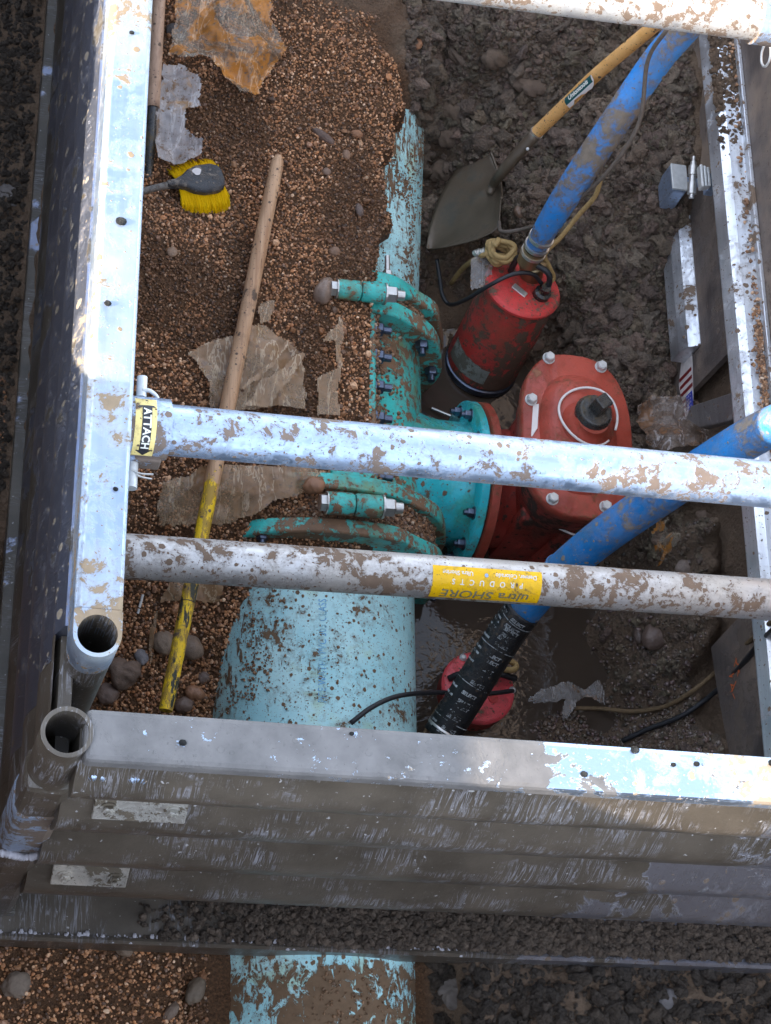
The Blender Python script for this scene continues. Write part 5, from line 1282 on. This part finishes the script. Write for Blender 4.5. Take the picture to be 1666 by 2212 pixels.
stone(380, 72, 24, (.13, .12, .115), 'grey stone peeping out beside the pole near the top', (1.1, .8, .7), -.5, .6, 0, 10)
stone(590, 1405, 8, (.3, .2, .14), 'tiny pale pebble at the edge of the pipe', (1, 1, .7), 0, .6, 0, 11)
stone(408, 1402, 30, (.24, .17, .12), 'dark round cobble right of the yellow handle', (1, .95, .7), 0, .5, .1, 12)
stone(352, 1390, 27, (.25, .18, .125), 'dull brown cobble left of the yellow handle', (.9, 1, .6), .4, .55, 0, 13)
stone(305, 1418, 18, (.26, .24, .24), 'angular grey chip between the corner post and the yellow handle', (1.1, .8, .5), -.9, .5, 0, 14)
stone(268, 1455, 38, (.19, .13, .095), 'big muddy cobble next to the open corner post', (1.0, .85, .7), .2, .7, 0, 15)
stone(420, 1498, 19, RU, 'reddish cobble near the foot of the pale pipe', (1.1, .85, .7), -.3, .35, .2, 16)
stone(398, 1524, 19, (.18, .12, .09), 'brown cobble against the near panel rail by the yellow handle', (1.1, .85, .7), .2, .45, .1, 17)
stone(440, 1500 - 35, 14, DK, 'dark cobble between the red one and the pipe', (1, .9, .7), 0, .5, .1, 18)
stone(232, 1500, 24, DK, 'dark flat stone below the corner post', (1, .9, .6), .5, .5, 0, 19)
stone(1410, 1381, 34, (.17, .115, .09), 'big round cobble at the water edge on the right', (1, .9, .75), .3, .4, .2, 20)
stone(1378, 1375, 18, (.13, .09, .07), 'dark wet stone tucked against the big cobble at the water', (.7, 1.1, .7), 0, .3, .3, 21)
stone(1385, 330, 28, (.22, .145, .105), 'smooth brown cobble right of the far blue hose', (.85, 1.25, .6), -.3, .5, 0, 22)
stone(1340, 262, 32, CL, 'broad dark clod under the far blue hose', (1.1, .8, .6), .5, .8, 0, 23)
stone(1152, 742, 28, (.16, .105, .075), 'flat brown stone between the far pump and the valve', (1, .8, .45), .2, .4, .2, 24)
stone(990, 128, 26, (.14, .098, .07), 'reddish brick shaped clod near the top', (1.4, .6, .55), -.6, .75, 0, 25)
stone(975, 250, 36, CL, 'large curved clod near the pipe end', (1.2, .6, .7), -.4, .85, 0, 26)
stone(960, 300, 38, (.14, .098, .07), 'large rounded clod above the shovel blade', (1, .85, .75), .2, .9, 0, 27)
stone(952, 375, 38, CL, 'large rough clod left of the shovel blade', (1, .8, .7), 0, .9, 0, 28)
stone(1070, 130, 34, CL, 'pitted clod below the far tube, second from the left', (1.1, .8, .7), .3, .9, 0, 29)
stone(1150, 190, 40, (.14, .098, .07), 'broad low clod left of the shovel handle', (1.2, .9, .55), .2, .9, 0, 30)
stone(900, 97, 15, RU, 'small red brown pebble at the edge of the clods', (1, .95, .8), 0, .6, 0, 31)
stone(902, 330, 12, BR, 'small brown pebble touching the speckled pipe edge', (1, .95, .8), 0, .6, 0, 32)
stone(1122, 460, 18, (.19, .12, .08), 'wet brown pebble below the shovel socket', (1, .9, .7), -.6, .3, .3, 33)
stone(1088, 470, 16, (.2, .13, .09), 'curled tan stone at the right corner of the shovel blade', (.6, 1.3, .6), .5, .4, .2, 34)
stone(1290, 510, 24, DK, 'dark clod right of the rope beside the pump hose', (1, .9, .6), 0, .8, 0, 35)
stone(1480, 1010 + 220, 26, (.18, .13, .10), 'dull stone in the mud right of the orange scrap', (1.1, .8, .6), 0, .5, .1, 36)
stone(1520, 1110, 24, (.2, .14, .10), 'round stone under the upper tube near the right wall', (1, .9, .6), 0, .6, 0, 37)
stone(400 - 260, 3190 / 1.5, 26, (.15, .105, .07), 'long tan cobble outside the near panel at bottom left', (.6, 1.2, .6), -.5, .55, 0, 38) if False else None
stone(422 * 1.0 - 0, 2140, 25, (.17, .125, .085), 'tan cobble outside the near panel close to the pipe', (.8, 1.15, .6), -.35, .55, 0, 39)
stone(408, 2085 - 1950 + 2000, 1, BR, '', (1, 1, 1)) if False else None
stone(270, 2048, 20, (.19, .13, .085), 'light brown stone just outside the near panel, left part', (1, .9, .6), .3, .6, 0, 40)
stone(35, 2130, 27, (.2, .15, .11), 'dark round stone in the bottom left corner', (1, 1, .6), 0, .7, 0, 41)
stone(370, 2185, 18, (.2, .14, .10), 'narrow pale cobble at the bottom edge', (.6, 1.2, .6), -.6, .6, 0, 42)
stone(980, 2150, 34, (.17, .145, .125), 'round grey brown cobble outside the panel right of the pipe', (1, .95, .6), 0, .7, 0, 43)
stone(1222, 2058, 18, (.24, .18, .13), 'light tan stone outside the panel, right of the round cobble', (1.1, .85, .6), .2, .6, 0, 44)
stone(1435, 2160, 26, (.15, .135, .13), 'pale grey stone far right outside the panel', (1.1, .85, .5), .4, .6, 0, 45)
stone(14, 430, 32, (.17, .15, .14), 'grey cobble in the dark soil at the left edge', (.9, 1.1, .5), 0, .7, 0, 46)
stone(10, 1530, 20, (.22, .17, .13), 'pale cobble at the lower left edge beside the ribbed wall', (.9, 1.1, .6), 0, .6, 0, 47)
# cigarette end and metal rod
a_, b_ = gp(309, 1284, .012), gp(298, 1325, .012)
cg = single('cigarette_end', merge(cyl(a_, a_ + (b_ - a_) * .68, .004, n=12), cyl(a_ + (b_ - a_) * .76, b_, .004, n=12)), M['white_plastic'], 'white broken cigarette end on the dark stones by the corner post', 'litter', smooth=True, auto=40)
a_, b_ = at(933, 882, WATER_Z + .01), at(992, 906, WATER_Z + .03)
single('metal_rod', cyl(a_, b_, .0055, n=12), M['steel'], 'short bare metal rod in the water beside the teal sleeve', 'rod', smooth=True, auto=40)
